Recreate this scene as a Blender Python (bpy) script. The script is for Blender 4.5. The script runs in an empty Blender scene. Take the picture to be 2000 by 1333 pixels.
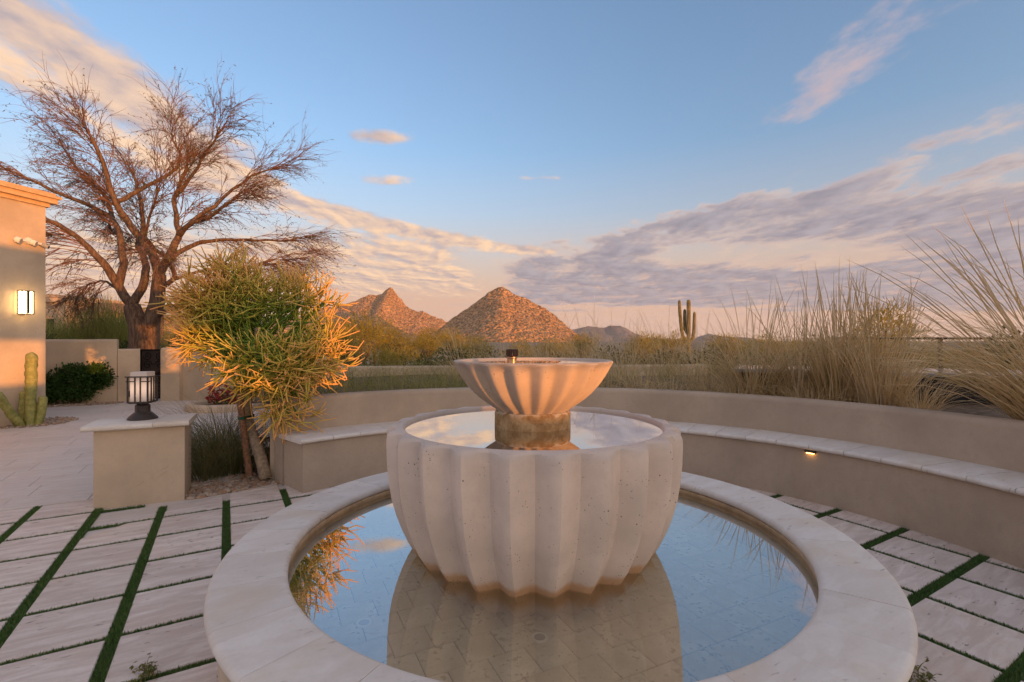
import bpy, math, random
import numpy as np
from mathutils import Vector, Matrix, noise as mnoise
R = math.radians
rnd = random.Random(7)
scene = bpy.context.scene
col = scene.collection

# ------------------------------------------------------------------ camera
CAM_H = 1.45
F = 950.0                       # focal length in photograph pixels (2000 wide)
cam_d = bpy.data.cameras.new('camera'); cam_d.sensor_width = 36; cam_d.lens = 36*F/2000
cam_d.clip_start = .05; cam_d.clip_end = 30000
cam = bpy.data.objects.new('camera', cam_d); col.objects.link(cam)
cam.location = (0, 0, CAM_H); cam.rotation_euler = (R(90), 0, 0)
scene.camera = cam
scene.render.resolution_x = 1024; scene.render.resolution_y = 682
scene.view_settings.view_transform = 'Standard'; scene.view_settings.look = 'None'
scene.view_settings.exposure = 1.47        # dusk exposure; scene.view_settings.gamma = 1
scene.view_settings.use_curve_mapping = False

# ------------------------------------------------------------------ light: low sun from behind right
SUN_AZ = R(45)                  # to the right of straight behind the camera
SUN_EL = R(1.6)
S2 = Vector((math.sin(SUN_AZ), -math.cos(SUN_AZ), 0))     # towards the sun, in plan
W2 = Vector((math.cos(SUN_AZ), math.sin(SUN_AZ), 0))
sun_dir = Vector((S2.x*math.cos(SUN_EL), S2.y*math.cos(SUN_EL), math.sin(SUN_EL)))
sd = bpy.data.lights.new('sun', 'SUN'); sd.energy = 2.7; sd.angle = R(.27); sd.color = (1, .40, .10)
so = bpy.data.objects.new('sun', sd); col.objects.link(so)
so.rotation_euler = sun_dir.to_track_quat('Z', 'Y').to_euler()

world = bpy.data.worlds.new('World'); scene.world = world; world.use_nodes = True
class NT:
    """small helper to write node trees as expressions"""
    def __init__(s, tree): s.t = tree; s.n = tree.nodes; s.l = tree.links
    def node(s, typ, ins=None, **kw):
        n = s.n.new(typ)
        for k, v in kw.items(): setattr(n, k, v)
        for k, v in (ins or {}).items(): s.set(n.inputs[k], v)
        return n
    def set(s, sock, v):
        if isinstance(v, bpy.types.NodeSocket): s.l.new(v, sock)
        else: sock.default_value = v
    def m(s, op, a, b=0.0, c=0.0, clamp=False):
        n = s.n.new('ShaderNodeMath'); n.operation = op; n.use_clamp = clamp
        for i, v in enumerate((a, b, c)): s.set(n.inputs[i], v)
        return n.outputs[0]
    def add(s, a, b): return s.m('ADD', a, b)
    def sub(s, a, b): return s.m('SUBTRACT', a, b)
    def mul(s, a, b): return s.m('MULTIPLY', a, b)
    def ss(s, v, lo, hi):
        n = s.n.new('ShaderNodeMapRange'); n.interpolation_type = 'SMOOTHSTEP'; n.clamp = True
        s.set(n.inputs[0], v); s.set(n.inputs[1], lo); s.set(n.inputs[2], hi)
        return n.outputs[0]
    def mix(s, f, a, b, blend='MIX'):
        n = s.n.new('ShaderNodeMix'); n.data_type = 'RGBA'; n.blend_type = blend; n.clamp_factor = True
        s.set(n.inputs[0], f)
        for i, v in ((6, a), (7, b)):
            if isinstance(v, tuple) and len(v) == 3: v = v+(1,)
            s.set(n.inputs[i], v)
        return n.outputs[2]
    def ramp(s, f, stops):
        n = s.n.new('ShaderNodeValToRGB'); e = n.color_ramp.elements
        while len(e) < len(stops): e.new(.5)
        for el, (p, c) in zip(e, stops): el.position = p; el.color = tuple(c)+(1,)
        s.set(n.inputs[0], f); return n.outputs[0]
    def noise(s, vec, scale, detail=4, rough=.55, dist=0.0, col=False):
        n = s.n.new('ShaderNodeTexNoise')
        if vec is not None: s.set(n.inputs['Vector'], vec)
        n.inputs['Scale'].default_value = scale; n.inputs['Detail'].default_value = detail
        n.inputs['Roughness'].default_value = rough; n.inputs['Distortion'].default_value = dist
        return n.outputs[1 if col else 0]
    def voro(s, vec, scale, feature='F1', rand=1.0):
        n = s.n.new('ShaderNodeTexVoronoi'); n.feature = feature
        if vec is not None: s.set(n.inputs['Vector'], vec)
        n.inputs['Scale'].default_value = scale; n.inputs['Randomness'].default_value = rand
        return n.outputs['Distance']
    def comb(s, x, y, z=0.0):
        n = s.n.new('ShaderNodeCombineXYZ')
        for i, v in enumerate((x, y, z)): s.set(n.inputs[i], v)
        return n.outputs[0]
    def sep(s, v):
        n = s.n.new('ShaderNodeSeparateXYZ'); s.set(n.inputs[0], v); return n.outputs
    def vmul(s, v, f):
        n = s.n.new('ShaderNodeVectorMath'); n.operation = 'MULTIPLY'; s.set(n.inputs[0], v); s.set(n.inputs[1], f); return n.outputs[0]

def build_sky():
    t = NT(world.node_tree); t.n.clear()
    out = t.node('ShaderNodeOutputWorld'); bg = t.node('ShaderNodeBackground')
    t.l.new(bg.outputs[0], out.inputs[0])
    tc = t.node('ShaderNodeTexCoord'); d = tc.outputs['Generated']
    x, y, z = t.sep(d)[:]
    zc = t.m('MAXIMUM', z, 0.0)
    # clear sky, with the rosy belt low down opposite the sun
    nish = t.node('ShaderNodeTexSky'); nish.sky_type = 'NISHITA'; nish.sun_disc = False
    nish.sun_elevation = SUN_EL+R(3.0); nish.sun_rotation = math.pi-SUN_AZ
    nish.air_density = 1.0; nish.dust_density = 3.0; nish.ozone_density = 1.5
    base = t.mix(1.0, nish.outputs[0], (.365, .385, .445), 'MULTIPLY')
    sdot = t.add(t.mul(x, S2.x), t.mul(y, S2.y))
    belt = t.mul(t.ramp(zc, [(0, (1, 1, 1)), (.09, (.96, .96, .96)), (.16, (.62, .62, .62)), (.25, (.20, .20, .20)), (.36, (0, 0, 0))]), t.ss(sdot, .5, .05))
    base = t.mix(belt, base, (.72, .455, .335))
    # cloud deck: a flat layer seen in perspective
    k = t.m('DIVIDE', 1.0, t.add(zc, .018))
    u, v = t.mul(x, k), t.mul(y, k)
    p = t.comb(u, t.mul(v, .55))
    n1 = t.noise(p, 2.3, 7, .60, .25)
    n2 = t.noise(t.comb(t.mul(u, 1.0), t.mul(v, 1.0), 3.3), .75, 3, .55)
    nl = t.noise(t.comb(t.add(u, .08), t.sub(t.mul(v, .55), .06)), 2.3, 4, .60, .25)     # shifted towards the sun for relief
    nf = t.noise(p, 9.0, 4, .65)
    gauss = lambda a: t.m('EXPONENT', t.mul(t.mul(a, a), -1.0))
    # long bank running away on the left, bending to the right far out
    bend = t.mul(t.m('POWER', t.m('MAXIMUM', t.sub(v, 3.0), 0.0), 1.5), .65)
    uc = t.add(-1.50, bend)
    du = t.sub(t.add(u, t.mul(t.sub(n2, .5), .45)), uc)
    w = t.add(.15, t.mul(v, .04))
    left_side = t.m('LESS_THAN', du, 0.0)
    wl = t.mul(w, t.add(1.0, t.mul(left_side, .9)))
    m1 = t.mul(gauss(t.m('DIVIDE', du, wl)), t.ss(v, 6.0, 4.6))
    m1 = t.mul(m1, t.ss(y, -.1, .1))
    # soft veil under the bank, low on the left
    m6 = t.mul(t.mul(t.ss(u, -.1, -.8), t.ss(v, 3.3, 4.6)), t.mul(t.ss(v, 12.0, 6.5), .78))
    # dark deck on the right
    vb = t.m('MAXIMUM', t.sub(5.1, t.mul(u, 1.35)), t.add(2.15, t.mul(u, .06)))
    vw = t.add(v, t.add(t.mul(t.sub(n2, .5), 9.0), t.mul(t.sub(n1, .5), 4.0)))
    vs_ = t.add(v, t.mul(t.sub(n1, .5), 1.6))
    m2 = t.mul(t.mul(t.ss(t.sub(vs_, vb), -.55, .9), t.ss(vw, 14.0, 10.0)), t.mul(t.ss(u, -.75, .35), .88))
    gap = gauss(t.m('DIVIDE', t.sub(v, t.add(5.0, t.mul(t.sub(u, 2.2), .12))), .62))
    gap = t.mul(gap, t.mul(t.ss(u, 1.25, 1.8), t.ss(u, 4.6, 3.0)))
    m2 = t.m('MAXIMUM', t.sub(m2, t.mul(gap, .72)), 0.0)
    m2 = t.mul(m2, t.ss(y, -.1, .1))
    # pink streak high on the right, two small puffs
    m3 = t.mul(gauss(t.m('DIVIDE', t.sub(t.add(u, t.mul(t.sub(n2, .5), .2)), t.sub(1.30, t.mul(v, .08))), .17)), t.mul(t.ss(v, 2.55, 1.9), t.mul(t.ss(v, .9, 1.3), .60)))
    def puff(cu, cv, ru, rv, a):
        return t.mul(t.mul(gauss(t.m('DIVIDE', t.sub(u, cu), ru)), gauss(t.m('DIVIDE', t.sub(v, cv), rv))), a)
    m4 = t.add(puff(-.62, 2.28, .17, .09, .85), t.add(puff(.17, 2.82, .16, .06, .6), puff(-.75, 2.85, .3, .12, .45)))
    # scattered cloud over the rest of the sky (overhead and behind), thickened for fill light
    m7 = t.mul(t.add(t.ss(v, 1.05, .5), t.mul(t.ss(u, 1.5, 2.4), .3)), .56)
    hazy = t.mul(t.mul(t.ss(u, 1.3, 2.2), t.ss(v, .9, 1.5)), .42)
    warm = t.m('MAXIMUM', m1, t.m('MAXIMUM', m6, m4))
    cool = t.m('MAXIMUM', m2, t.m('MAXIMUM', m3, t.m('MAXIMUM', m7, hazy)))
    mask = t.m('MAXIMUM', warm, cool)
    nn = t.add(t.mul(t.sub(n1, .5), 1.5), t.mul(t.sub(nf, .5), .85))
    dens = t.ss(t.add(mask, t.mul(nn, t.ss(mask, .02, .35))), .30, .86)
    relief = t.m('MULTIPLY_ADD', t.add(t.sub(n1, nl), t.mul(t.sub(nf, .5), .12)), 4.2, .5, True)
    body = t.ss(t.add(mask, nn), .38, .95)
    warm_c = t.mix(relief, (.50, .395, .385), (.98, .66, .42))
    cool_c = t.mix(body, t.mix(relief, (.60, .43, .40), (.88, .60, .43)), t.mix(relief, (.27, .25, .30), (.42, .375, .41)))
    is_cool = t.ss(t.sub(cool, warm), -.15, .15)
    cc = t.mix(is_cool, warm_c, cool_c)
    pinker = t.mul(t.ss(m3, .15, .4), .75)
    cc = t.mix(pinker, cc, (.58, .45, .48))
    cc = t.mix(t.mul(t.ss(v, 1.05, .6), .8), cc, t.mix(relief, (.72, .64, .66), (1.05, .92, .88)))      # unseen overhead cloud, paled to brighten the ground below
    skyc = t.mix(t.mul(dens, .93), base, cc)
    # thin streaks low over the horizon
    st = t.noise(t.comb(t.mul(t.m('ARCTAN2', x, y), 3.0), t.mul(zc, 42.0)), 2.2, 5, .6)
    skyc = t.mix(t.mul(t.mul(t.ss(st, .5, .72), t.ss(zc, .13, .05)), .5), skyc, (.50, .385, .385))
    t.l.new(skyc, bg.inputs[0]); bg.inputs[1].default_value = .392
build_sky()

# ------------------------------------------------------------------ helpers
def gpt(px, py, z=0.0):
    """pixel of a point known to lie at height z -> world point"""
    Y = (CAM_H-z)*F/(py-666.0); return Vector(((px-1000)/F*Y, Y, z))
def dpt(px, py, Y):
    """pixel of a point known to lie at distance Y -> world point"""
    return Vector(((px-1000)/F*Y, Y, CAM_H-(py-666.0)/F*Y))
def tag(o, label=None, cat=None, group=None, kind=None):
    for k, v in (('label', label), ('category', cat), ('group', group), ('kind', kind)):
        if v: o[k] = v
    return o
def empty(name, loc=(0, 0, 0), rz=0.0):
    o = bpy.data.objects.new(name, None); col.objects.link(o); o.location = loc; o.rotation_euler = (0, 0, rz)
    o.empty_display_size = .1; return o
class MB:
    def __init__(s): s.v = []; s.f = []; s.c = []
    def add(s, vs, fs, c=0.0):
        o = len(s.v); s.v += [tuple(q) for q in vs]; s.f += [tuple(i+o for i in q) for q in fs]
        s.c += list(c) if isinstance(c, (list, tuple)) else [c]*len(vs); return s
    def box(s, lo, hi, M=None, c=0.0):
        vs = [Vector((x, y, z)) for z in (lo[2], hi[2]) for y in (lo[1], hi[1]) for x in (lo[0], hi[0])]
        if M is not None: vs = [M @ q for q in vs]
        return s.add(vs, [(0, 2, 3, 1), (4, 5, 7, 6), (0, 1, 5, 4), (2, 6, 7, 3), (0, 4, 6, 2), (1, 3, 7, 5)], c)
    def tube(s, pts, rad, n=6, c=0.0, cap=True):
        pts = [Vector(p) for p in pts]; m = len(pts)
        if not isinstance(rad, (list, tuple)): rad = [rad]*m
        cs = c if isinstance(c, (list, tuple)) else [c]*m
        t0 = (pts[1]-pts[0]).normalized()
        a = t0.orthogonal().normalized(); vs = []; cc = []
        for i in range(m):
            t = (pts[min(i+1, m-1)]-pts[max(i-1, 0)])
            t = t.normalized() if t.length > 1e-9 else t0
            a = a-t*a.dot(t)
            a = a.normalized() if a.length > 1e-6 else t.orthogonal().normalized()
            b = t.cross(a)
            for j in range(n):
                q = 2*math.pi*j/n; vs.append(pts[i]+(a*math.cos(q)+b*math.sin(q))*rad[i]); cc.append(cs[i])
        fs = [(i*n+j, i*n+(j+1) % n, (i+1)*n+(j+1) % n, (i+1)*n+j) for i in range(m-1) for j in range(n)]
        if cap: fs += [tuple(range(n))[::-1], tuple(range((m-1)*n, m*n))]
        return s.add(vs, fs, cc)
    def lathe(s, prof, n=32, M=None, a0=0.0, a1=2*math.pi, c=0.0, rmul=None):
        full = abs(a1-a0-2*math.pi) < 1e-6; k = n if full else n+1; vs = []
        for (r, z) in prof:
            for j in range(k):
                q = a0+(a1-a0)*j/n; rr = r if rmul is None else rmul(r, z, q)
                vs.append(Vector((rr*math.cos(q), rr*math.sin(q), z)))
        if M is not None: vs = [M @ q for q in vs]
        fs = []
        for i in range(len(prof)-1):
            for j in range(n):
                j2 = (j+1) % k; fs.append((i*k+j, i*k+j2, (i+1)*k+j2, (i+1)*k+j))
        return s.add(vs, fs, c)
    def prism(s, poly, z0, z1, bev=0.0, M=None, c=0.0):
        n = len(poly); P = [Vector((p[0], p[1], 0)) for p in poly]
        cen = sum(P, Vector())/n
        def ring(inset, z):
            out = []
            for q in P:
                dd = q-cen; L = dd.length; out.append(cen+dd*max(0, (L-inset)/L)+Vector((0, 0, z)) if L > 0 else q)
            return out
        rings = [ring(0, z0), ring(0, z1-bev)] + ([ring(bev*1.2, z1)] if bev > 0 else [])
        vs = [q for r in rings for q in r]
        if M is not None: vs = [M @ q for q in vs]
        fs = [(i*n+j, i*n+(j+1) % n, (i+1)*n+(j+1) % n, (i+1)*n+j) for i in range(len(rings)-1) for j in range(n)]
        fs.append(tuple(range((len(rings)-1)*n, len(rings)*n)))
        return s.add(vs, fs, c)
    def ribbon(s, pts, w, side, c=0.0):
        n = len(pts); vs = []; fs = []
        for i, p in enumerate(pts):
            ww = w*(1-.9*(i/(n-1))**1.5)*.5
            vs += [p-side*ww, p+side*ww]
            if i: fs.append((2*i-2, 2*i-1, 2*i+1, 2*i))
        return s.add(vs, fs, c)
    def mesh(s, name, mat, smooth=False):
        me = bpy.data.meshes.new(name); me.from_pydata(s.v, [], s.f)
        if any(s.c):
            at = me.attributes.new('tint', 'FLOAT', 'POINT'); at.data.foreach_set('value', s.c)
        if mat: me.materials.append(mat)
        if smooth: me.polygons.foreach_set('use_smooth', [True]*len(me.polygons))
        me.update(); return me
    def build(s, name, mat, parent=None, smooth=False, loc=None, rot=None):
        o = bpy.data.objects.new(name, s.mesh(name, mat, smooth)); col.objects.link(o)
        if parent: o.parent = parent
        if loc is not None: o.location = loc
        if rot is not None: o.rotation_euler = rot
        return o
def sharp(o, ang=35):
    me = o.data; me.polygons.foreach_set('use_smooth', [True]*len(me.polygons))
    me.set_sharp_from_angle(angle=R(ang)); return o
def inst(name, me, parent=None, M=None):
    o = bpy.data.objects.new(name, me); col.objects.link(o)
    if parent: o.parent = parent
    if M is not None: o.matrix_local = M
    return o
def rounded_wall(path, h0, h1, th, mat, name, parent=None, rr=.06, caps=True):
    """stucco wall along a plan path, with softly rounded top edges"""
    prof = [(-th/2, h0)] + [(-th/2+rr-rr*math.cos(q), h1-rr+rr*math.sin(q)) for q in [R(a) for a in (0, 22, 45, 68, 90)]]
    prof += [(-x, z) for x, z in reversed(prof)]
    mb = MB(); m = len(prof); P = [Vector((p[0], p[1], 0)) for p in path]; vs = []
    hs = [p[2] if len(p) > 2 else None for p in path]
    for i, p in enumerate(P):
        t1 = (P[i]-P[i-1]).normalized() if i else None
        t2 = (P[i+1]-P[i]).normalized() if i < len(P)-1 else None
        t = ((t1 or t2)+(t2 or t1)).normalized(); nn = Vector((t.y, -t.x, 0))
        sc = 1/max(.4, nn.dot(Vector(((t2 or t1).y, -(t2 or t1).x, 0))))
        dz = (hs[i]-h1) if hs[i] is not None else 0
        for (x, z) in prof: vs.append(p+nn*x*sc+Vector((0, 0, z+(dz if z > h0 else 0))))
    fs = [(i*m+j, (i+1)*m+j, (i+1)*m+j+1, i*m+j+1) for i in range(len(P)-1) for j in range(m-1)]
    fs += [tuple(range(m)), tuple(range((len(P)-1)*m, len(P)*m))[::-1]]
    mb.add(vs, fs); o = mb.build(name, mat, parent); return sharp(o, 50)

# ------------------------------------------------------------------ materials
MATS = {}
def mat(name, fn=None, rough=.8, **kw):
    m = bpy.data.materials.new(name); m.use_nodes = True; t = NT(m.node_tree)
    b = t.n['Principled BSDF']; b.inputs['Roughness'].default_value = rough
    b.inputs['Specular IOR Level'].default_value = kw.get('spec', .3)
    tc = t.node('ShaderNodeTexCoord'); geo = t.node('ShaderNodeNewGeometry')
    P = geo.outputs['Position']
    oi = t.node('ShaderNodeObjectInfo')
    r = fn(t, b, P, oi.outputs['Random'], tc) if fn else None
    if r is not None:
        if isinstance(r, tuple) and len(r) == 2 and not isinstance(r[0], (int, float)): c, hgt = r
        else: c, hgt = r, None
        if isinstance(c, tuple): c = c+(1,)
        t.set(b.inputs['Base Color'], c)
        if hgt is not None:
            bp = t.node('ShaderNodeBump'); bp.inputs['Strength'].default_value = kw.get('bump', .4); bp.inputs['Distance'].default_value = kw.get('bd', .01)
            t.set(bp.inputs['Height'], hgt); t.l.new(bp.outputs[0], b.inputs['Normal'])
    MATS[name] = m; return m
def f_stucco(cbase):
    def fn(t, b, P, r, tc):
        a = t.noise(P, 1.3, 5, .6); g = t.noise(P, 90, 3, .6); s = t.noise(t.vmul(P, (4, 4, .7)), 1.6, 5, .6)
        c = t.mix(t.ss(a, .3, .7), tuple(q*.84 for q in cbase), tuple(min(1, q*1.10) for q in cbase))
        m2 = t.noise(P, 22, 4, .7); c = t.mix(t.mul(t.ss(m2, .48, .75), .30), c, tuple(q*.74 for q in cbase))
        c = t.mix(t.mul(t.ss(s, .55, .78), .22), c, tuple(q*.72 for q in cbase))
        c = t.mix(t.mul(t.ss(g, .35, .75), .28), c, tuple(q*.80 for q in cbase))
        return c, t.add(g, t.mul(t.noise(P, 30, 2), .6))
    return fn
mat('stucco', f_stucco((.53, .41, .30)), .92, bump=.35, bd=.006, spec=.1)
mat('stucco_shaded', f_stucco((.44, .34, .255)), .92, bump=.35, bd=.006, spec=.1)  # same stucco darkened for the bench, its shade put into the colour
def f_trav(c1, c2, c3, axis=(1, 1, 1), pit=1.0, streak=6.0, ang=R(30.5)):
    def fn(t, b, P, r, tc):
        rot = t.node('ShaderNodeVectorRotate', {'Vector': P, 'Angle': -ang}); rot.rotation_type = 'Z_AXIS';
        off = t.comb(t.mul(r, 37.0), t.mul(r, 91.0), t.mul(r, 17.0))
        va = t.node('ShaderNodeVectorMath'); va.operation = 'ADD'; t.set(va.inputs[0], rot.outputs[0]); t.set(va.inputs[1], off)
        Q = va.outputs[0]
        st = t.noise(t.vmul(Q, (1.3, streak, 1.0)), 2.6, 7, .62, .6)
        cl = t.noise(Q, 2.2, 5, .6); fine = t.noise(Q, 60, 4, .65)
        pits = t.noise(t.vmul(Q, (16, 48, 16)), 1.0, 2, .5)
        zone = t.noise(Q, 3.2, 3, .5)
        pm = t.mul(t.mul(t.ss(pits, .64, .71), t.ss(zone, .45, .60)), pit)
        c = t.mix(t.ss(st, .35, .68), c1, c2)
        c = t.mix(t.mul(t.ss(cl, .52, .74), .55), c, c3)
        c = t.mix(t.mul(t.ss(fine, .4, .8), .22), c, tuple(q*.78 for q in c1))
        c = t.mix(t.mul(t.sub(r, .5), .40), c, tuple(q*.62 for q in c1))
        c = t.mix(t.mul(pm, .75), c, (.14, .105, .085))
        return c, t.sub(t.mul(fine, .25), t.mul(pm, 1.5))
    return fn
mat('paver', f_trav((.56, .455, .395), (.73, .635, .57), (.60, .45, .34), pit=1), .62, bump=.35, bd=.004)
mat('terrace', f_trav((.57, .49, .44), (.65, .59, .54), (.53, .44, .38), pit=.5, streak=9), .55, bump=.2, bd=.003)
mat('coping', f_trav((.62, .55, .49), (.70, .645, .59), (.60, .48, .35), pit=.55, streak=3.5), .60, bump=.25, bd=.003)
def f_cast(stain_z=None, z_top=None, base=(.66, .535, .45), orange=0.0):
    def fn(t, b, P, r, tc):
        big = t.noise(P, 3.0, 5, .6); mid = t.noise(t.vmul(P, (1, 1, .35)), 9, 5, .6); fine = t.noise(P, 120, 3, .6)
        v = t.voro(P, 58); vn = t.noise(P, 11, 2)
        holes = t.mul(t.ss(v, .17, .10), t.ss(vn, .50, .60))
        v2 = t.voro(P, 25); holes2 = t.mul(t.ss(v2, .11, .07), t.ss(t.noise(P, 5, 2), .5, .58))
        hole = t.m('MAXIMUM', holes, holes2)
        c = t.mix(t.ss(big, .3, .72), tuple(q*.86 for q in base), tuple(min(1, q*1.1) for q in base))
        c = t.mix(t.mul(t.ss(mid, .55, .8), .4), c, tuple(q*.74 for q in base))
        c = t.mix(t.mul(t.ss(fine, .45, .8), .25), c, tuple(q*.72 for q in base))
        z = t.sep(P)[2]
        if stain_z is not None:
            wob = t.add(z, t.mul(t.sub(t.noise(P, 14, 4, .65), .5), .05))
            s = t.ss(wob, stain_z+.060, stain_z+.022)
            c = t.mix(t.mul(s, .9), c, (.50, .25, .09))
            wet = t.ss(wob, stain_z+.004, stain_z-.012)
            c = t.mix(t.mul(wet, .8), c, (.16, .14, .07))
            soft = t.mul(t.ss(wob, stain_z+.16, stain_z+.02), .3)
            c = t.mix(soft, c, (.40, .28, .20))
        if stain_z is not None:
            xx, yy, zz = t.sep(P)[:]
            e = lambda a, c0, r0: t.m('POWER', t.m('DIVIDE', t.sub(a, c0), r0), 2.0)
            wob2 = t.mul(t.sub(t.noise(P, 40, 3), .5), .7)
            dd = t.add(t.add(e(xx, .600, .022), e(yy, 2.06, .05)), t.add(e(zz, .945, .062), wob2))
            c = t.mix(t.mul(t.ss(dd, 1.1, .7), .8), c, (.22, .13, .06))
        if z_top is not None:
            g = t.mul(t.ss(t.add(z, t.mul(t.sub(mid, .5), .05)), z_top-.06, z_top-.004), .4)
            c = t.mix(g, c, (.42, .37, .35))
        c = t.mix(t.mul(hole, .8), c, (.10, .075, .06))
        return c, t.sub(t.mul(fine, .2), t.mul(hole, 1.2))
    return fn
WATER_Z = .375
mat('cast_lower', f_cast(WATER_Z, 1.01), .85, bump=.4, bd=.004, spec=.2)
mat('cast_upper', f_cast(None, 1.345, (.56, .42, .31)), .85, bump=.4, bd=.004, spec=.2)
def f_ped(t, b, P, r, tc):
    n = t.noise(P, 16, 6, .65); n2 = t.noise(P, 60, 4, .6); z = t.sep(P)[2]
    c = t.mix(t.ss(n, .35, .65), (.30, .17, .07), (.46, .31, .16)); c = t.mix(t.mul(t.ss(n2, .45, .7), .45), c, (.17, .10, .05))
    lime = t.ss(t.add(z, t.mul(t.sub(n, .5), .09)), 1.062, 1.082); c = t.mix(t.mul(lime, .8), c, (.62, .53, .42))
    return c, t.add(n, n2)
mat('pedestal_stone', f_ped, .9, bump=.5, bd=.006)
def f_tile(t, b, P, r, tc):
    off = t.comb(t.mul(r, 31.0), t.mul(r, 57.0), 0.0)
    va = t.node('ShaderNodeVectorMath'); va.operation = 'ADD'; t.set(va.inputs[0], P); t.set(va.inputs[1], off); Q = va.outputs[0]
    n = t.noise(Q, 7, 5, .6); g = t.noise(Q, 55, 4, .7); p = t.noise(Q, 34, 3, .6)
    c = t.mix(t.ss(n, .3, .7), (.47, .42, .31), (.64, .59, .48)); c = t.mix(t.mul(r, .35), c, (.42, .33, .20))
    m = t.mul(t.ss(p, .56, .63), t.ss(n, .42, .58)); c = t.mix(t.mul(m, .65), c, (.17, .125, .07))
    c = t.mix(t.mul(t.ss(g, .5, .75), .3), c, (.25, .21, .14))
    return c, t.sub(t.mul(g, .4), m)
mat('pool_tile', f_tile, .8, bump=.4, bd=.003)
def flat(name, c, rough=.7, n=.15, sc=20, bump=.2, bd=.003, **kw):
    def fn(t, b, P, r, tc):
        a = t.noise(P, sc, 5, .6)
        if kw.get('metal'): b.inputs['Metallic'].default_value = kw['metal']
        return t.mix(t.ss(a, .3, .7), tuple(q*(1-n) for q in c), tuple(min(1, q*(1+n)) for q in c)), a
    return mat(name, fn, rough, bump=bump, bd=bd, spec=kw.get('spec', .3))
flat('grout', (.20, .16, .11), .9, .3, 40); flat('pool_wall', (.40, .30, .18), .7, .3, 6)
flat('trim', (.50, .34, .20), .5, .2, 12)
flat('black_metal', (.012, .011, .011), .65, .3, 30, .1, spec=.12); flat('bronze', (.045, .035, .033), .5, .3, 40, .2)
flat('nozzle', (.045, .016, .012), .3, .5, 80, .2); flat('brass', (.52, .30, .18), .3, .3, 50, .1, metal=.8)
flat('white_plastic', (.70, .66, .60), .45, .05, 20, .05); flat('grey_plastic', (.30, .28, .26), .5, .1, 20, .05)
flat('soil', (.14, .095, .06), .95, .5, 14, .8, .02); flat('stake_wood', (.20, .10, .055), .85, .4, 40, .6)
flat('green_tape', (.015, .07, .04), .6, .2, 30); flat('fabric_black', (.012, .012, .014), .8, .4, 9, .6, .03)
flat('cornice', (.56, .36, .19), .8, .12, 14)
flat('far_wall', (.50, .36, .25), .9, .1, 2); flat('roof_tile', (.34, .16, .09), .85, .3, 4)
def f_counter(t, b, P, r, tc):
    a = t.noise(P, 18, 6, .6); return t.mix(t.ss(a, .35, .65), (.20, .22, .25), (.36, .38, .41))
mat('polished', f_counter, .10, spec=.7)
def f_desert(t, b, P, r, tc):
    a = t.noise(P, .12, 6, .6); g = t.noise(P, 2.5, 5, .6); v = t.ss(t.noise(P, .35, 4, .6), .48, .6)
    c = t.mix(a, (.27, .19, .12), (.36, .26, .17)); c = t.mix(t.mul(v, .8), c, (.085, .085, .04)); return t.mix(t.mul(g, .3), c, (.16, .12, .08)), g
mat('desert', f_desert, .95, bump=.6, bd=.1)
def f_stone(t, b, P, r, tc):
    at = t.node('ShaderNodeAttribute', attribute_name='tint').outputs['Fac']
    c = t.ramp(at, [(0, (.44, .33, .24)), (.3, (.34, .17, .08)), (.55, (.46, .37, .29)), (.8, (.16, .11, .085)), (1, (.58, .48, .38))])
    n = t.noise(P, 70, 4, .6); return t.mix(t.mul(n, .4), c, (.22, .16, .12)), n
mat('gravel', f_stone, .85, bump=.3, bd=.004)
def leafy(name, stops, rough=.6, trans=.25, nscale=3.0, namt=.35):
    def fn(t, b, P, r, tc):
        at = t.node('ShaderNodeAttribute', attribute_name='tint').outputs['Fac']
        n = t.noise(P, nscale, 3, .6)
        f = t.add(t.mul(at, 1-namt), t.mul(n, namt))
        f = t.add(f, t.mul(t.sub(r, .5), .22))
        return t.ramp(f, stops)
    m = mat(name, fn, rough, spec=.25)
    if trans:
        t = NT(m.node_tree); b = t.n['Principled BSDF']; out = t.n['Material Output']
        tr = t.node('ShaderNodeBsdfTranslucent'); mx = t.node('ShaderNodeMixShader'); mx.inputs[0].default_value = trans
        src = b.inputs['Base Color'].links[0].from_socket
        t.l.new(src, tr.inputs[0]); t.l.new(b.outputs[0], mx.inputs[1]); t.l.new(tr.outputs[0], mx.inputs[2]); t.l.new(mx.outputs[0], out.inputs[0])
    return m
leafy('turf', [(0, (.035, .070, .018)), (.5, (.075, .15, .035)), (1, (.17, .22, .08))])
leafy('dry_grass', [(0, (.22, .16, .055)), (.22, (.46, .32, .14)), (.6, (.70, .52, .29)), (1, (.82, .68, .47))], .65, .35)
leafy('green_grass', [(0, (.10, .115, .03)), (.5, (.27, .26, .075)), (1, (.52, .42, .19))], .6, .35)
leafy('dark_grass', [(0, (.035, .048, .018)), (.5, (.10, .115, .04)), (1, (.28, .23, .11))], .6, .25)
leafy('palo', [(0, (.15, .12, .022)), (.5, (.32, .25, .045)), (1, (.48, .36, .08))], .7, .3)
leafy('sage', [(0, (.03, .042, .018)), (.5, (.075, .09, .04)), (1, (.15, .16, .08))], .7, .2)
leafy('scrub', [(0, (.026, .038, .012)), (.5, (.07, .088, .024)), (1, (.15, .15, .045))], .7, .2)
leafy('hedge', [(0, (.016, .042, .010)), (.5, (.045, .10, .02)), (1, (.12, .19, .04))], .4, .15)
leafy('shrub_light', [(0, (.04, .055, .014)), (.5, (.10, .12, .03)), (1, (.26, .20, .06))], .5, .25)
leafy('feather', [(0, (.12, .135, .035)), (.5, (.27, .27, .07)), (1, (.42, .38, .12))], .7, .35)
leafy('red_leaf', [(0, (.20, .012, .015)), (.6, (.34, .03, .03)), (1, (.10, .05, .02))], .5, .2)
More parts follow.
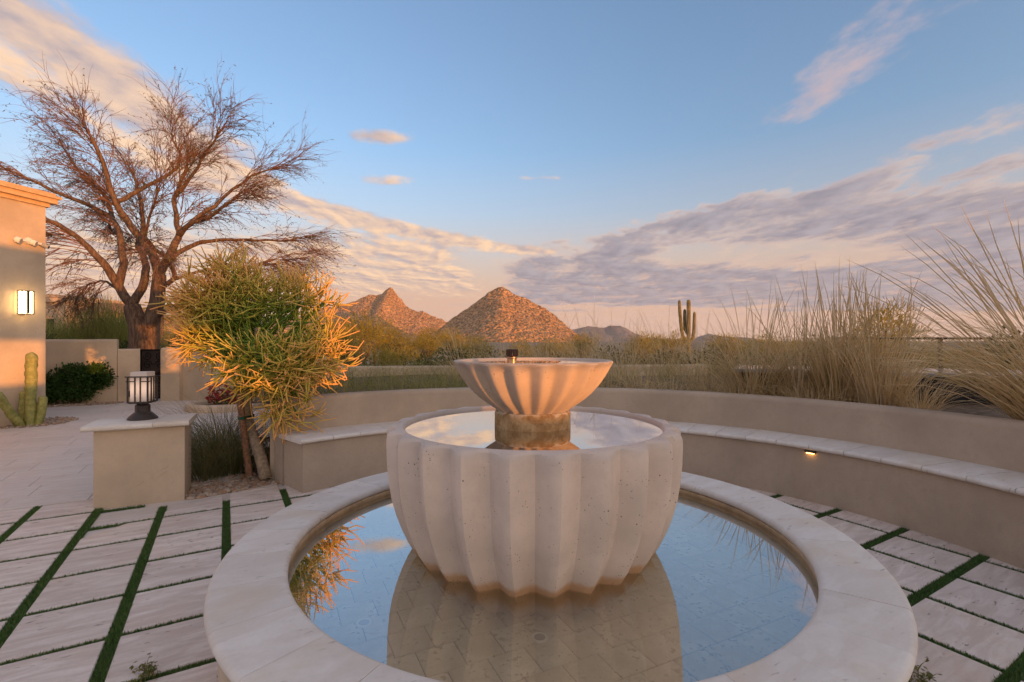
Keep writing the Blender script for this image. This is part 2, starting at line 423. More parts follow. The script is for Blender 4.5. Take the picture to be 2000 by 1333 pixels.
leafy('mesq_leaf', [(0, (.06, .065, .025)), (.5, (.12, .12, .045)), (1, (.2, .17, .07))], .7, .3)
leafy('pencil', [(0, (.07, .15, .025)), (.32, (.26, .32, .045)), (.55, (.58, .42, .08)), (.8, (.80, .36, .13)), (1, (.82, .32, .20))], .5, 0, 2.2, .28)
def f_bark(t, b, P, r, tc):
    n = t.noise(t.vmul(P, (9, 9, 2.0)), 2.0, 6, .65, .5); n2 = t.noise(P, 30, 4, .6)
    c = t.mix(t.ss(n, .35, .68), (.085, .05, .035), (.24, .15, .10)); return t.mix(t.mul(n2, .3), c, (.06, .04, .03)), t.add(n, t.mul(n2, .3))
mat('bark', f_bark, .95, bump=.9, bd=.04)
flat('twig', (.17, .085, .055), .85, .25, 8)
flat('pencil_bark', (.30, .22, .15), .9, .3, 30, .5, .006)
def f_cactus(t, b, P, r, tc):
    n = t.noise(P, 14, 5, .6); n2 = t.noise(P, 45, 4, .6)
    c = t.mix(t.ss(n, .3, .7), (.20, .21, .055), (.34, .31, .10)); c = t.mix(t.mul(t.ss(n2, .52, .7), .55), c, (.13, .10, .04)); return c, n2
mat('totem', f_cactus, .65, bump=.5, bd=.01)
flat('saguaro', (.21, .17, .08), .8, .25, 3)
def f_mtn(t, b, P, r, tc):
    n = t.noise(P, .018, 6, .6); v = t.voro(P, .085); v2 = t.voro(P, .2); g = t.noise(P, .16, 4, .6)
    c = t.mix(t.ss(n, .3, .7), (.42, .20, .08), (.62, .33, .15)); c = t.mix(t.mul(t.ss(v, .2, .7), .45), c, (.72, .42, .22))
    sh = t.ss(g, .49, .56); c = t.mix(t.mul(sh, .8), c, (.075, .075, .03)); c = t.mix(t.mul(t.ss(v2, .45, .75), .4), c, (.12, .075, .05))
    return c, t.sub(t.mul(v, -1.0), t.mul(v2, .5))
mat('mountain', f_mtn, .95, bump=1.0, bd=9.0)
flat('far_range', (.17, .14, .12), .95, .25, .004)
def f_water(t, b, P, r, tc): return None
def water_mat(name, tint, rip, r0):
    m = bpy.data.materials.new(name); m.use_nodes = True; t = NT(m.node_tree); t.n.remove(t.n['Principled BSDF']); out = t.n['Material Output']
    g = t.node('ShaderNodeBsdfGlossy'); g.inputs['Roughness'].default_value = .0; g.inputs['Color'].default_value = (1, 1, 1, 1)
    tr = t.node('ShaderNodeBsdfTransparent'); tr.inputs[0].default_value = tint+(1,)
    lw = t.node('ShaderNodeLayerWeight'); lw.inputs[0].default_value = .5
    P = t.node('ShaderNodeNewGeometry').outputs['Position']
    bp = t.node('ShaderNodeBump'); bp.inputs['Strength'].default_value = rip; bp.inputs['Distance'].default_value = .01
    t.set(bp.inputs['Height'], t.noise(P, 3.0, 2, .5)); t.l.new(bp.outputs[0], g.inputs['Normal'])
    fac = t.add(r0, t.mul(t.m('POWER', lw.outputs['Facing'], 2.2), 1-r0))
    mx = t.node('ShaderNodeMixShader'); t.l.new(fac, mx.inputs[0]); t.l.new(tr.outputs[0], mx.inputs[1]); t.l.new(g.outputs[0], mx.inputs[2]); t.l.new(mx.outputs[0], out.inputs[0])
    MATS[name] = m
water_mat('water', (.90, .89, .76), .02, .28); water_mat('bowl_water', (.42, .37, .24), .012, .34)
def emis(name, c, s):
    m = bpy.data.materials.new(name); m.use_nodes = True; t = NT(m.node_tree); b = t.n['Principled BSDF']
    b.inputs['Base Color'].default_value = (.8, .75, .7, 1); b.inputs['Emission Color'].default_value = c+(1,); b.inputs['Emission Strength'].default_value = s; MATS[name] = m; return t, b
emis('lamp_warm', (1, .66, .28), 5.5); emis('lamp_small', (1, .5, .12), 4)
t_, b_ = emis('lantern_glass', (1, .62, .42), .5)
z_ = t_.sep(t_.node('ShaderNodeTexCoord').outputs['Object'])[2]      # bulb sits half way up the shade
glow_ = t_.m('EXPONENT', t_.mul(t_.mul(t_.m('DIVIDE', t_.sub(z_, .29), .085), t_.m('DIVIDE', t_.sub(z_, .29), .085)), -1.0))
t_.set(b_.inputs['Emission Strength'], t_.add(.01, t_.mul(glow_, .22))); b_.inputs['Base Color'].default_value = (.50, .44, .42, 1)
G = MATS

# ================================================================== the setting
AX = Vector((-.507, .862, 0)).normalized(); BX = Vector((AX.y, -AX.x, 0))     # paving grid directions
def ab(a, b, z=0.0): return AX*a+BX*b+Vector((0, 0, z))
PC = Vector((.174, 2.66, 0))            # pool centre
BC = Vector((.25, 2.58, 0))             # bench centre
# ground sheet (desert), out to the foot of the mountains
mb = MB(); rings = [0, 14, 25, 45, 80, 150, 300, 600, 1200, 2500, 5000, 9000]; n = 64; vs = []
for r in rings:
    for j in range(n):
        q = 2*math.pi*j/n; z = -.42 if r < 12 else -.5-.25*math.sin(j*.7)*min(1, r/80)-min(r, 300)*.004
        vs.append((r*math.cos(q), r*math.sin(q)+5, z))
mb.add(vs, [(i*n+j, i*n+(j+1) % n, (i+1)*n+(j+1) % n, (i+1)*n+j) for i in range(len(rings)-1) for j in range(n)])
tag(mb.build('ground', G['desert'], smooth=True), kind='structure')
# mortar bed of the patio
mb = MB(); mb.prism([(-14, -4), (8, -4), (8, 5.2), (3, 7), (-2, 6), (-2.5, 5.6), (-3.4, 4.9), (-5.5, 12.6), (-14, 13.5)], -.4, -.018)
tag(mb.build('patio', G['terrace']), kind='structure'); patio = bpy.data.objects['patio']

def clip(poly, nx, ny, d):
    """keep the part of a convex polygon where nx*x+ny*y <= d"""
    out = []
    for i in range(len(poly)):
        p, q = poly[i-1], poly[i]; sp, sq = nx*p[0]+ny*p[1]-d, nx*q[0]+ny*q[1]-d
        if (sp <= 0) != (sq <= 0):
            k = sp/(sp-sq); out.append((p[0]+(q[0]-p[0])*k, p[1]+(q[1]-p[1])*k))
        if sq <= 0: out.append(q)
    return out
def clip_circle(poly, c, r, n=72):
    for j in range(n):
        q = 2*math.pi*j/n; nx, ny = math.cos(q), math.sin(q)
        poly = clip(poly, nx, ny, nx*c.x+ny*c.y+r*math.cos(math.pi/n))
        if not poly: break
    return poly
def in_pool(P, r=1.50): return all((Vector((p[0], p[1], 0))-PC).length < r for p in P)
def put_slab(poly, z0, z1, name, m, parent, bev=.004):
    if len(poly) < 3: return
    A = abs(sum(poly[i-1][0]*poly[i][1]-poly[i][0]*poly[i-1][1] for i in range(len(poly))))/2
    if A < .003: return
    c = (sum(p[0] for p in poly)/len(poly), sum(p[1] for p in poly)/len(poly))
    m_ = MB(); m_.prism([(p[0]-c[0], p[1]-c[1]) for p in poly], z0, z1, bev)
    m_.build(name, m, parent, loc=(c[0], c[1], rnd.uniform(-.0015, .0015)))
turf_cells = []          # (a0,a1,b0,b1) of the grass joints
# left field: wide joints run along a (at b = const), narrow joints along b
bl = [-3.30, -2.84, -2.365, -1.893, -1.42, -.948, -.475, .003, .478, .95]
al = [-.2, .26, .72, 1.19, 1.655, 2.12, 2.60, 3.05, 3.525, 3.98, 4.455, 4.91, 5.36, 5.80]
WJ, NJ = .029, .018
PATIO_R = 3.46
for i in range(len(bl)-1):
    for j in range(len(al)-1):
        b0, b1, a0, a1 = bl[i]+WJ, bl[i+1]-WJ, al[j]+NJ, al[j+1]-NJ
        if j == len(al)-2 and bl[i] > -1: a1 = al[j+1]+.2
        poly = [tuple(ab(*q)[:2]) for q in ((a0, b0), (a0, b1), (a1, b1), (a1, b0))][::-1]
        if in_pool(poly): continue
        poly = clip_circle(poly, PC, PATIO_R) if bl[i] > -.96 else clip(poly, AX.x, AX.y, 5.80)
        cx = sum(p[0] for p in poly)/max(1, len(poly)); cy = sum(p[1] for p in poly)/max(1, len(poly))
        if poly and cy < 1.6 and cx > .2: continue
        put_slab(poly, -.016, 0, 'paver', G['paver'], patio)
for b in bl[1:-1]: turf_cells.append((al[0], {-.475: 5.24, .003: 5.14, .478: 5.25, .95: 5.0}.get(b, 5.80), b-WJ, b+WJ))
for a in al[1:-1]: turf_cells.append((a-NJ, a+NJ, bl[0], -.62 if a > 5.3 else 1.0))
# right field: turned by a quarter
ar = [-.75, -.26, .235, .72, 1.215, 1.70, 2.185, 2.67, 3.15]
br = [1.15, 1.60, 2.05, 2.50, 2.952, 3.43, 3.88, 4.315, 4.77]
for i in range(len(ar)-1):
    for j in range(len(br)-1):
        a0, a1, b0, b1 = ar[i]+WJ, ar[i+1]-WJ, br[j]+NJ, br[j+1]-NJ
        poly = [tuple(ab(*q)[:2]) for q in ((a0, b0), (a0, b1), (a1, b1), (a1, b0))][::-1]
        if in_pool(poly): continue
        poly = clip_circle(poly, BC, 3.12)
        if sum(p[0] for p in poly)/max(1, len(poly)) < .2: continue
        put_slab(poly, -.016, 0, 'paver', G['paver'], patio)
for a in ar[1:-1]: turf_cells.append((a-WJ, a+WJ, br[0], 4.6))
for b in br[1:-1]: turf_cells.append((ar[0], ar[-1], b-NJ, b+NJ))
# turf in the joints
mb = MB(); g_ = random.Random(3)
for (a0, a1, b0, b1) in turf_cells:
    area = (a1-a0)*(b1-b0); k = int(area*75000)
    for _ in range(k):
        p = ab(g_.uniform(a0, a1), g_.uniform(b0, b1), -.017)
        dist = math.hypot(p.x, p.y)
        if p.y < .7 or abs(p.x) > p.y*1.12+.1 or (p-PC).length < 1.5 or (p.x > 1 and (p-BC).length > 3.05): continue
        if dist > 3 and g_.random() < .5: continue
        h = g_.uniform(.014, .028); L = Vector((g_.uniform(-.012, .012), g_.uniform(-.012, .012), h)); w = g_.uniform(.0016, .003)*(1.6 if dist > 3 else 1)
        s_ = Vector((math.cos(g_.random()*6), math.sin(g_.random()*6), 0))*w
        mb.add([p-s_, p+s_, p+L], [(0, 1, 2)], g_.uniform(.05, 1))
    # a thin mat below the blades
    zz = -.012 + (.001 if (a1-a0) < (b1-b0) else 0)
    P = [ab(a0, b0, zz), ab(a0, b1, zz), ab(a1, b1, zz), ab(a1, b0, zz)]
    N = 24 if max(a1-a0, b1-b0) > 1 else 4
    for q in range(N):
        f0, f1 = q/N, (q+1)/N
        if (a1-a0) > (b1-b0): Q = [ab(a0+(a1-a0)*f0, b0, zz), ab(a0+(a1-a0)*f0, b1, zz), ab(a0+(a1-a0)*f1, b1, zz), ab(a0+(a1-a0)*f1, b0, zz)]
        else: Q = [ab(a0, b0+(b1-b0)*f0, zz), ab(a0, b0+(b1-b0)*f1, zz), ab(a1, b0+(b1-b0)*f1, zz), ab(a1, b0+(b1-b0)*f0, zz)]
        c = sum(Q, Vector())/4
        if (c-PC).length < 1.45 or (c.x > 1 and (c-BC).length > 3.0): continue
        mb.add(Q, [(3, 2, 1, 0)], .25)
tag(mb.build('grass', G['turf']), 'short green turf growing in the joints between the pale pavers', 'grass', kind='stuff')
# weed tufts at the foot of the pool
def weed(p, n, h, seed):
    g = random.Random(seed); m_ = MB()
    for _ in range(n):
        q = Vector((p.x+g.gauss(0, .03), p.y+g.gauss(0, .03), p.z)); d = Vector((g.gauss(0, .4), g.gauss(0, .4), 1)).normalized(); L = g.uniform(.4, 1)*h
        pts = [q, q+d*L*.5, q+d*L+Vector((0, 0, -.2*L))]; m_.ribbon(pts, .004, Vector((math.cos(g.random()*6), math.sin(g.random()*6), 0)), g.uniform(.3, 1))
        for k in range(4):
            c = pts[0].lerp(pts[2], g.uniform(.3, 1)); e = Vector((g.gauss(0, 1), g.gauss(0, 1), g.gauss(0, .6))).normalized()*.012; s = e.cross(Vector((0, 0, 1)))*.5
            m_.add([c, c+e+s, c+e*1.8, c+e-s], [(0, 1, 2, 3)], g.uniform(.3, 1))
    return m_.build('weed', G['shrub_light'])
tag(weed(gpt(285, 1322), 26, .10, 5), 'small leafy weed in the joint beside the pool wall', 'weed')
tag(weed(gpt(1790, 1328), 22, .09, 6), 'grassy weed tuft under the coping beside the pavers', 'weed')

# upper terrace: large travertine planks
ta, tb = .405, .61
g_ = random.Random(11)
i = 0
a = 5.805
while a < 16.5:
    b = -14.0+(tb*.5 if i % 2 else 0)+g_.choice((0, .1, -.1))
    while b < 4:
        a1, b1 = a+ta, b+tb
        poly = [tuple(ab(*q)[:2]) for q in ((a+.0015, b+.0015), (a+.0015, b1-.0015), (a1-.0015, b1-.0015), (a1-.0015, b+.0015))][::-1]
        c = ab((a+a1)/2, (b+b1)/2)
        ok = c.y > 3 and -c.x < c.y*1.10+.5 and c.x < -3.05-.25*(c.y-4.6)+.28*max(0, c.y-7) and c.y < 12.6 and c.x < -2.9
        if ok: put_slab(poly, -.016, 0, 'plank', G['terrace'], patio, .0012)
        b = b1
    a += ta; i += 1

# planting beds: soil
mb = MB(); mb.prism([(-5.0, 7.6), (-3.15, 4.62), (-2.35, 5.2), (-2.2, 5.8), (-3.0, 7.2), (-4.3, 8.6)], -.3, -.03)
tag(mb.build('planting_bed', G['soil']), kind='structure')
mb = MB(); vs = []
for j in range(49):
    q = R(138-j*(138+16)/48); c_, s_ = math.cos(q), math.sin(q)
    ro = min(7.5, (7.0/s_ if s_ > .1 else 99), (3.75/-c_ if c_ < -.1 else 99))
    for k in range(6):
        r_ = 3.60+(ro-3.60)*k/5; vs.append((BC.x+r_*c_, BC.y+r_*s_, .775+.02*math.sin(k*2+j)))
mb.add(vs, [(j*6+k, (j+1)*6+k, (j+1)*6+k+1, j*6+k+1) for j in range(48) for k in range(5)]); mb.f = [f_[::-1] for f_ in mb.f]
tag(mb.build('planter_soil', G['soil']), kind='structure')

# ================================================================== walls and buildings
def wall_thing(name, label, path, h0, h1, th, rr=.06, m='stucco', group=None, cat='wall'):
    o = rounded_wall(path, h0, h1, th, G[m], name, rr=rr); return tag(o, label, cat, group)
# left house, seen along its side wall
HD = Vector((math.sin(R(14)), math.cos(R(14)), 0)); HC = Vector((-8.41, 8.77, 0)); HN = Vector((HD.y, -HD.x, 0))
hs = empty('house', HC); tag(hs, 'tall tan stucco house corner with moulded cornice, carrying the lit wall lamp', 'house')
Mh = Matrix(((HD.x, -HN.x, 0), (HD.y, -HN.y, 0), (0, 0, 1))).to_4x4()       # local x along wall (forward), y into the house
mb = MB(); mb.box((-4.0, 0, -.3), (0, 4.5, 3.93), Mh); o = mb.build('wall', G['stucco'], hs)
mb = MB()
for (z0, z1, out) in ((3.86, 3.93, .045), (3.93, 4.02, .12), (4.02, 4.07, .16), (4.07, 4.12, .10)):
    mb.box((-4.0, -out, z0+.002), (out, 4.5, z1), Mh)
mb.build('cornice', G['cornice'], hs)
def on_wall(px, py, off=0.0):
    """point on the house side wall under a pixel"""
    kx = (px-1000)/F; A = HD.x/HD.y; Y = (HC.x-HC.y*A)/(kx-A); return Vector((kx*Y, Y, CAM_H-(py-666)/F*Y))+HN*off
# wall lamp
p = on_wall(42, 591); wl = empty('wall_lamp', p); tag(wl, 'lit box wall lamp with dark frame on the tan house wall', 'lamp')
Ml = Matrix(((HD.x, HN.x, 0), (HD.y, HN.y, 0), (0, 0, 1))).to_4x4()       # x along wall, y outwards
mb = MB(); mb.box((-.05, 0, -.19), (.05, .03, .19), Ml); mb.build('back_plate', G['bronze'], wl)
mb = MB()
for x in (-.085, .085):
    for y in (.045, .155): mb.box((x-.006, y-.006, -.20), (x+.006, y+.006, .20), Ml)
for z in (-.205, .193):
    for y in (.045, .155): mb.box((-.091, y-.007, z), (.091, y+.007, z+.012), Ml)
    for x in (-.085, .085): mb.box((x-.007, .039, z+.0015), (x+.007, .161, z+.0105), Ml)
mb.build('frame', G['bronze'], wl)
mb = MB(); mb.box((-.018, .03, -.19), (.018, .17, .19), Ml); mb.build('centre_bar', G['bronze'], wl)
for x0, x1 in ((-.076, -.02), (.02, .076)):
    mb = MB(); mb.box((x0, .055, -.188), (x1, .145, .188), Ml); mb.build('glass', G['lamp_warm'], wl)
# security floodlight
p = on_wall(52, 470); fl = empty('security_light', p); tag(fl, 'white twin floodlight with camera mounted high on the house wall', 'security light')
mb = MB(); mb.tube([Ml @ Vector((0, 0, 0)), Ml @ Vector((0, .05, 0))], .055, 14); mb.build('mount', G['white_plastic'], fl)
for dx, nm, rr_, ln, mm in ((-.17, 'lamp_head', .055, .10, 'white_plastic'), (.05, 'lamp_head', .05, .10, 'white_plastic'), (.21, 'camera_head', .035, .15, 'grey_plastic')):
    a = Vector((dx, .07, -.02-.13*max(0, dx))); d = Vector((.55, .75, -.35)).normalized()
    mb = MB(); mb.tube([Ml @ (a-d*ln*.4), Ml @ (a-d*ln*.2), Ml @ (a+d*ln*.45), Ml @ (a+d*ln*.5)], [rr_*.6, rr_*.95, rr_, rr_*.9], 14); hd = sharp(mb.build(nm, G[mm], fl))
    mb = MB(); mb.tube([Ml @ (a+d*ln*.505), Ml @ (a+d*ln*.52)], rr_*.72, 14); mb.build('lens', G['black_metal' if nm == 'camera_head' else 'grey_plastic'], hd)
mb = MB(); mb.tube([Ml @ Vector((-.16, .06, -.01)), Ml @ Vector((.2, .06, -.03))], .018, 8); mb.build('arm', G['white_plastic'], fl)

# garden wall with step, gate and its return walls
wall_thing('garden_wall', 'tan stucco garden wall behind the dark hedge, stepping down to the gate', [(-11.8, 10.55), (-10.75, 11.02), (-9.68, 11.53)], -.3, 1.49, .24, .07)
wall_thing('gate_pier', 'narrow stucco pier with rounded top holding the gate hinges', [(-9.80, 11.50), (-9.48, 11.70)], -.3, 1.495, .30, .07)
wall_thing('gate_pier', 'lower stucco wall end between the stepped wall and the iron gate', [(-9.50, 11.72), (-9.16, 11.98)], -.3, 1.26, .28, .05)
wall_thing('gate_pier', 'wide rounded stucco pier on the latch side of the iron gate', [(-8.52, 11.98), (-8.06, 11.98)], -.3, 1.29, .38, .07)
wall_thing('garden_wall', 'long stucco garden wall running from the gate behind the orange pencil bush', [(-8.06, 12.02), (-6.9, 11.75), (-5.0, 10.8), (-3.75, 9.6)], -.3, 1.27, .22, .06)
wall_thing('garden_wall', 'low stucco wall beyond the grass planter, behind the fountain', [(-3.7, 9.55), (0, 9.85), (4.1, 10.35)], -.3, .955, .24, .05)
wall_thing('garden_wall', 'short planter side wall behind the pencil bush', [(-2.45, 5.15), (-3.3, 6.9), (-3.75, 9.4)], -.3, .82, .2, .05)
# gate
gt = empty('iron_gate', (-8.84, 12.0, 0)); tag(gt, 'dark wrought iron gate with scrolls between stucco piers', 'gate')
mb = MB()
for x in (-.31, .31): mb.box((x-.018, -.018, .02), (x+.018, .018, 1.24))
for z in (.03, .62, 1.215): mb.box((-.292, -.016, z), (.292, .016, z+.03))
mb.build('frame', G['black_metal'], gt)
mb = MB(); mb.box((-.29, .02, .05), (.29, .024, 1.22)); mb.build('backing_sheet', G['bronze'], gt)
sc = MB()
pts = [Vector((.115*(1-k/26)*math.cos(k*.42), -.006, .115*(1-k/26)*math.sin(k*.42))) for k in range(24)]
sc.tube(pts, .009, 5); sme = sc.mesh('scroll', G['black_metal'], True)
for r_ in range(5):
    for c_ in range(2):
        s_ = 1 if (r_+c_) % 2 else -1
        inst('scroll', sme, gt, Matrix.Translation((-.145+.29*c_, 0, .16+.233*r_)) @ Matrix.Diagonal((s_, 1, 1 if r_ % 2 else -1, 1)))
for z in (.14, 1.10):
    mb = MB(); mb.box((-.36, -.012, z), (-.328, .012, z+.03)); mb.build('hinge', G['black_metal'], gt)

# round planter kerb with red flowers
kc = gpt(445, 797); kc.z = 0
mb = MB(); prof = [(.78, -.05), (.78, .10)]+[(.70+.08*math.cos(R(q)), .10+.05*math.sin(R(q))) for q in (20, 45, 70, 90)]+[(.64, .15), (.60, .12), (.59, .0)]
mb.lathe(prof, 48); o = sharp(mb.build('planter_kerb', G['stucco'], loc=kc), 50); tag(o, 'low round stucco kerb of the planter with red flowers', 'planter')
mb = MB(); mb.lathe([(.0, .07), (.6, .06)], 32); tag(mb.build('planter_soil', G['soil'], loc=kc), kind='structure')

# far house beyond the hedge
fh = empty('house', (-41.5, 45, -.5)); tag(fh, 'distant tan house with flat parapets and red tile roof beyond the bushes', 'house')
mb = MB(); mb.box((-7.0, 0, 0), (.6, 8, 5.7)); mb.build('wall', G['far_wall'], fh)
mb = MB(); mb.box((-7.2, -.35, 5.55), (.85, 8.2, 5.8)); mb.build('parapet', G['far_wall'], fh)
mb = MB(); mb.box((-7.1, -.2, 5.805), (-.6, 8.1, 6.25)); mb.build('parapet', G['far_wall'], fh)
mb = MB(); mb.box((.602, .5, 0), (3.2, 8, 4.7)); mb.build('wall', G['far_wall'], fh)
mb = MB(); mb.add([(.3, .1, 4.65), (3.7, .1, 4.65), (3.7, 8.3, 4.65), (.3, 8.3, 4.65), (.7, 3.2, 5.75), (1.8, 3.2, 5.75), (1.8, 5.4, 5.75), (.7, 5.4, 5.75)],
       [(0, 1, 5, 4), (1, 2, 6, 5), (2, 3, 7, 6), (3, 0, 4, 7), (4, 5, 6, 7), (3, 2, 1, 0)]); mb.build('roof', G['roof_tile'], fh)
for x, z in ((-1.2, 2.9), (2.0, 2.4)):
    mb = MB(); mb.box((x-.35, (-.02 if x < .5 else .48), z), (x+.35, (.05 if x < .5 else .55), z+1.1)); mb.build('window', G['black_metal'], fh)

# unseen wall added behind the camera; openings shaped to cast shade and sun shafts
SCREEN_L = 20.0; wdh = (SCREEN_L-9)*math.tan(SUN_EL)
sun_screen = empty('house', S2*SCREEN_L); tag(sun_screen, 'unseen stucco wall added behind the viewpoint, pierced to shape the sun shafts', 'house')
Mw = Matrix(((W2.x, S2.x, 0), (W2.y, S2.y, 0), (0, 0, 1))).to_4x4()
mb = MB()
for (w0, w1, h0, h1) in ((-9, -1.0, -.4, 1.0), (-1.0, .24, -.4, 1.28), (-1.0, .24, 2.05, 3.65), (.24, 1.03, -.4, 3.65), (1.03, 1.40, -.4, 1.40), (1.03, 1.40, 2.0, 3.65),
                         (1.40, 1.5, -.4, 3.65), (1.5, 2.15, -.4, 1.37), (1.5, 2.15, 1.655, 3.65), (2.15, 2.64, -.4, 1.33), (2.15, 2.64, 2.62, 3.65), (2.64, 3.6, -.4, 3.65), (3.6, 11.5, -.4, 2.55)):
    mb.box((w0, 0, h0+wdh if h0 > 0 else h0), (w1, .35, h1+wdh), Mw)
mb.build('wall', G['stucco'], sun_screen)

# ================================================================== curved bench
bench = empty('curved_bench', BC); tag(bench, 'long curved stucco bench with pale stone seat around the fountain', 'bench')
A0, A1 = R(-22), R(137.5)
SEAT_Z = .515
def arc_solid(r0, r1, z0, z1, name, m, parent, a0=A0, a1=A1, n=96, rr=0.0):
    k = 5; prof = [(r0, z0)]
    if rr: prof += [(r0+rr-rr*math.cos(R(q)), z1-rr+rr*math.sin(R(q))) for q in (0, 25, 50, 75, 90)]+[(r1-rr+rr*math.cos(R(q)), z1-rr+rr*math.sin(R(q))) for q in (90, 65, 40, 15, 0)]
    else: prof += [(r0, z1), (r1, z1)]
    prof += [(r1, z0)]
    mb = MB(); mb.lathe(prof, n, None, a0, a1); P = len(prof); k = n+1
    mb.f = [q[::-1] for q in mb.f]
    mb.f += [tuple(i*k for i in range(P))[::-1], tuple(i*k+n for i in range(P))]
    return sharp(mb.build(name, m, parent), 45)
arc_solid(3.04, 3.50, -.05, SEAT_Z-.045, 'seat_wall', G['stucco_shaded'], bench)
arc_solid(3.48, 3.70, -.05, .865, 'back_wall', G['stucco_shaded'], bench, rr=.05)
NS = 30; da = (A1-A0)/NS
for i in range(NS):
    a0 = A0+da*i; a1 = a0+da
    if i == NS-1: a1 += .012
    prof = [(3.50, SEAT_Z-.043), (3.02, SEAT_Z-.043)]+[(3.015-.02*math.sin(R(q)), SEAT_Z-.0215-.0215*math.cos(R(q))) for q in (20, 60, 90, 120, 160)]+[(3.02, SEAT_Z), (3.50, SEAT_Z)]
    mb = MB(); ga = .0008; n = 5; mb.lathe(prof, n, None, a0+ga, a1-ga); P = len(prof)
    mb.f += [tuple(q*(n+1) for q in range(P)), tuple(q*(n+1)+n for q in range(P))[::-1]]
    o = mb.build('seat_slab', G['coping'], bench); sharp(o, 50); o.location.z = rnd.uniform(-.001, .001)
# small light under the seat lip
d = gpt(1582, 882, .455)-BC; q = math.atan2(d.y, d.x)
sl = empty('step_light', BC+Vector((3.03*math.cos(q), 3.03*math.sin(q), .448)), q); tag(sl, 'tiny glowing step light under the bench seat lip', 'light')
mb = MB(); mb.box((-.012, -.045, -.004), (.012, .045, .018)); mb.build('housing', G['bronze'], sl)
mb = MB(); mb.box((-.014, -.03, -.010), (.008, .03, -.0045)); mb.build('lens', G['lamp_small'], sl)

# ================================================================== pool
pool = empty('fountain_pool', PC); tag(pool, 'round raised fountain pool with pale stone coping', 'pool')
mb = MB(); mb.lathe([(1.525, -.05), (1.525, .405), (1.31, .405)], 96); mb.build('outer_wall', G['stucco'], pool, True)
mb = MB(); mb.lathe([(1.305, .400), (1.305, .10)], 96); mb.f = [q[::-1] for q in mb.f]; mb.build('inner_wall', G['pool_wall'], pool, True)
mb = MB(); mb.lathe([(1.309, .404), (1.285, .402), (1.279, .392), (1.287, .384), (1.283, .378), (1.29, .371), (1.304, .369)], 96); mb.build('trim_band', G['trim'], pool, True)
NC = 30
for i in range(NC):
    a0 = R(3.2)+2*math.pi*i/NC; a1 = a0+2*math.pi/NC
    ro, ri, zt, th = 1.572, 1.271, .45, .046; rr = th/2
    prof = [(ri+rr-rr*math.cos(R(q))*1.0, zt-rr+rr*math.sin(R(q))) for q in (-90, -45, 0, 30, 60, 90)]+[(ro-rr+rr*math.cos(R(q)), zt-rr+rr*math.sin(R(q))) for q in (90, 60, 30, 0, -45, -90)]
    mb = MB(); n = 6; ga = .0007; mb.lathe(prof, n, None, a0+ga, a1-ga); P = len(prof); k = n+1
    mb.f = [q[::-1] for q in mb.f]
    mb.f += [(j, j+1, (P-1)*k+j+1, (P-1)*k+j) for j in range(n)]
    mb.f += [tuple(q*k for q in range(P))[::-1], tuple(q*k+n for q in range(P))]
    o = sharp(mb.build('coping_stone', G['coping'], pool), 50); o.location.z = rnd.uniform(-.0012, .0012)
FLOOR_Z = .20
mb = MB(); mb.lathe([(0.001, FLOOR_Z-.006), (1.31, FLOOR_Z-.006)], 64); mb.build('floor_bed', G['grout'], pool)
TS = .163; TA = R(30.5)-R(4.5)
ta_ = Vector((-math.sin(TA), math.cos(TA), 0)); tb_ = Vector((math.cos(TA), math.sin(TA), 0))
for i in range(-9, 10):
    for j in range(-9, 10):
        a_, b_ = i*TS+.02, j*TS+(TS/2 if i % 2 else 0)
        P_ = [ta_*(a_+sa*TS/2*.975)+tb_*(b_+sb*TS/2*.975) for sa, sb in ((-1, -1), (-1, 1), (1, 1), (1, -1))]
        poly = clip_circle([(p.x, p.y) for p in P_], Vector((0, 0, 0)), 1.30, 48)
        if len(poly) < 3: continue
        if all(math.hypot(p[0]+.06, p[1]) < .42 for p in poly): continue
        c = (sum(p[0] for p in poly)/len(poly), sum(p[1] for p in poly)/len(poly))
        m_ = MB(); m_.prism([(p[0]-c[0], p[1]-c[1]) for p in poly], -.005, .0, .002)
        m_.build('floor_tile', G['pool_tile'], pool, loc=(c[0], c[1], FLOOR_Z+rnd.uniform(-.001, .001)))
for (px, py) in ((1054, 1247), (711, 1218)):
    p = gpt(px, py, FLOOR_Z)-PC
    mb = MB(); mb.lathe([(.036, 0), (.036, .006), (.029, .009), (.024, .006)], 24); o = mb.build('floor_light', G['white_plastic'], pool, True, loc=(p.x, p.y, FLOOR_Z))
    mb = MB(); mb.lathe([(.024, .0055), (.0005, .0055)], 20); mb.build('lens', G['grey_plastic'], o)
mb = MB(); mb.lathe([(1.303, WATER_Z), (.0005, WATER_Z)], 96); o = mb.build('water', G['water'], loc=PC); tag(o, kind='structure')

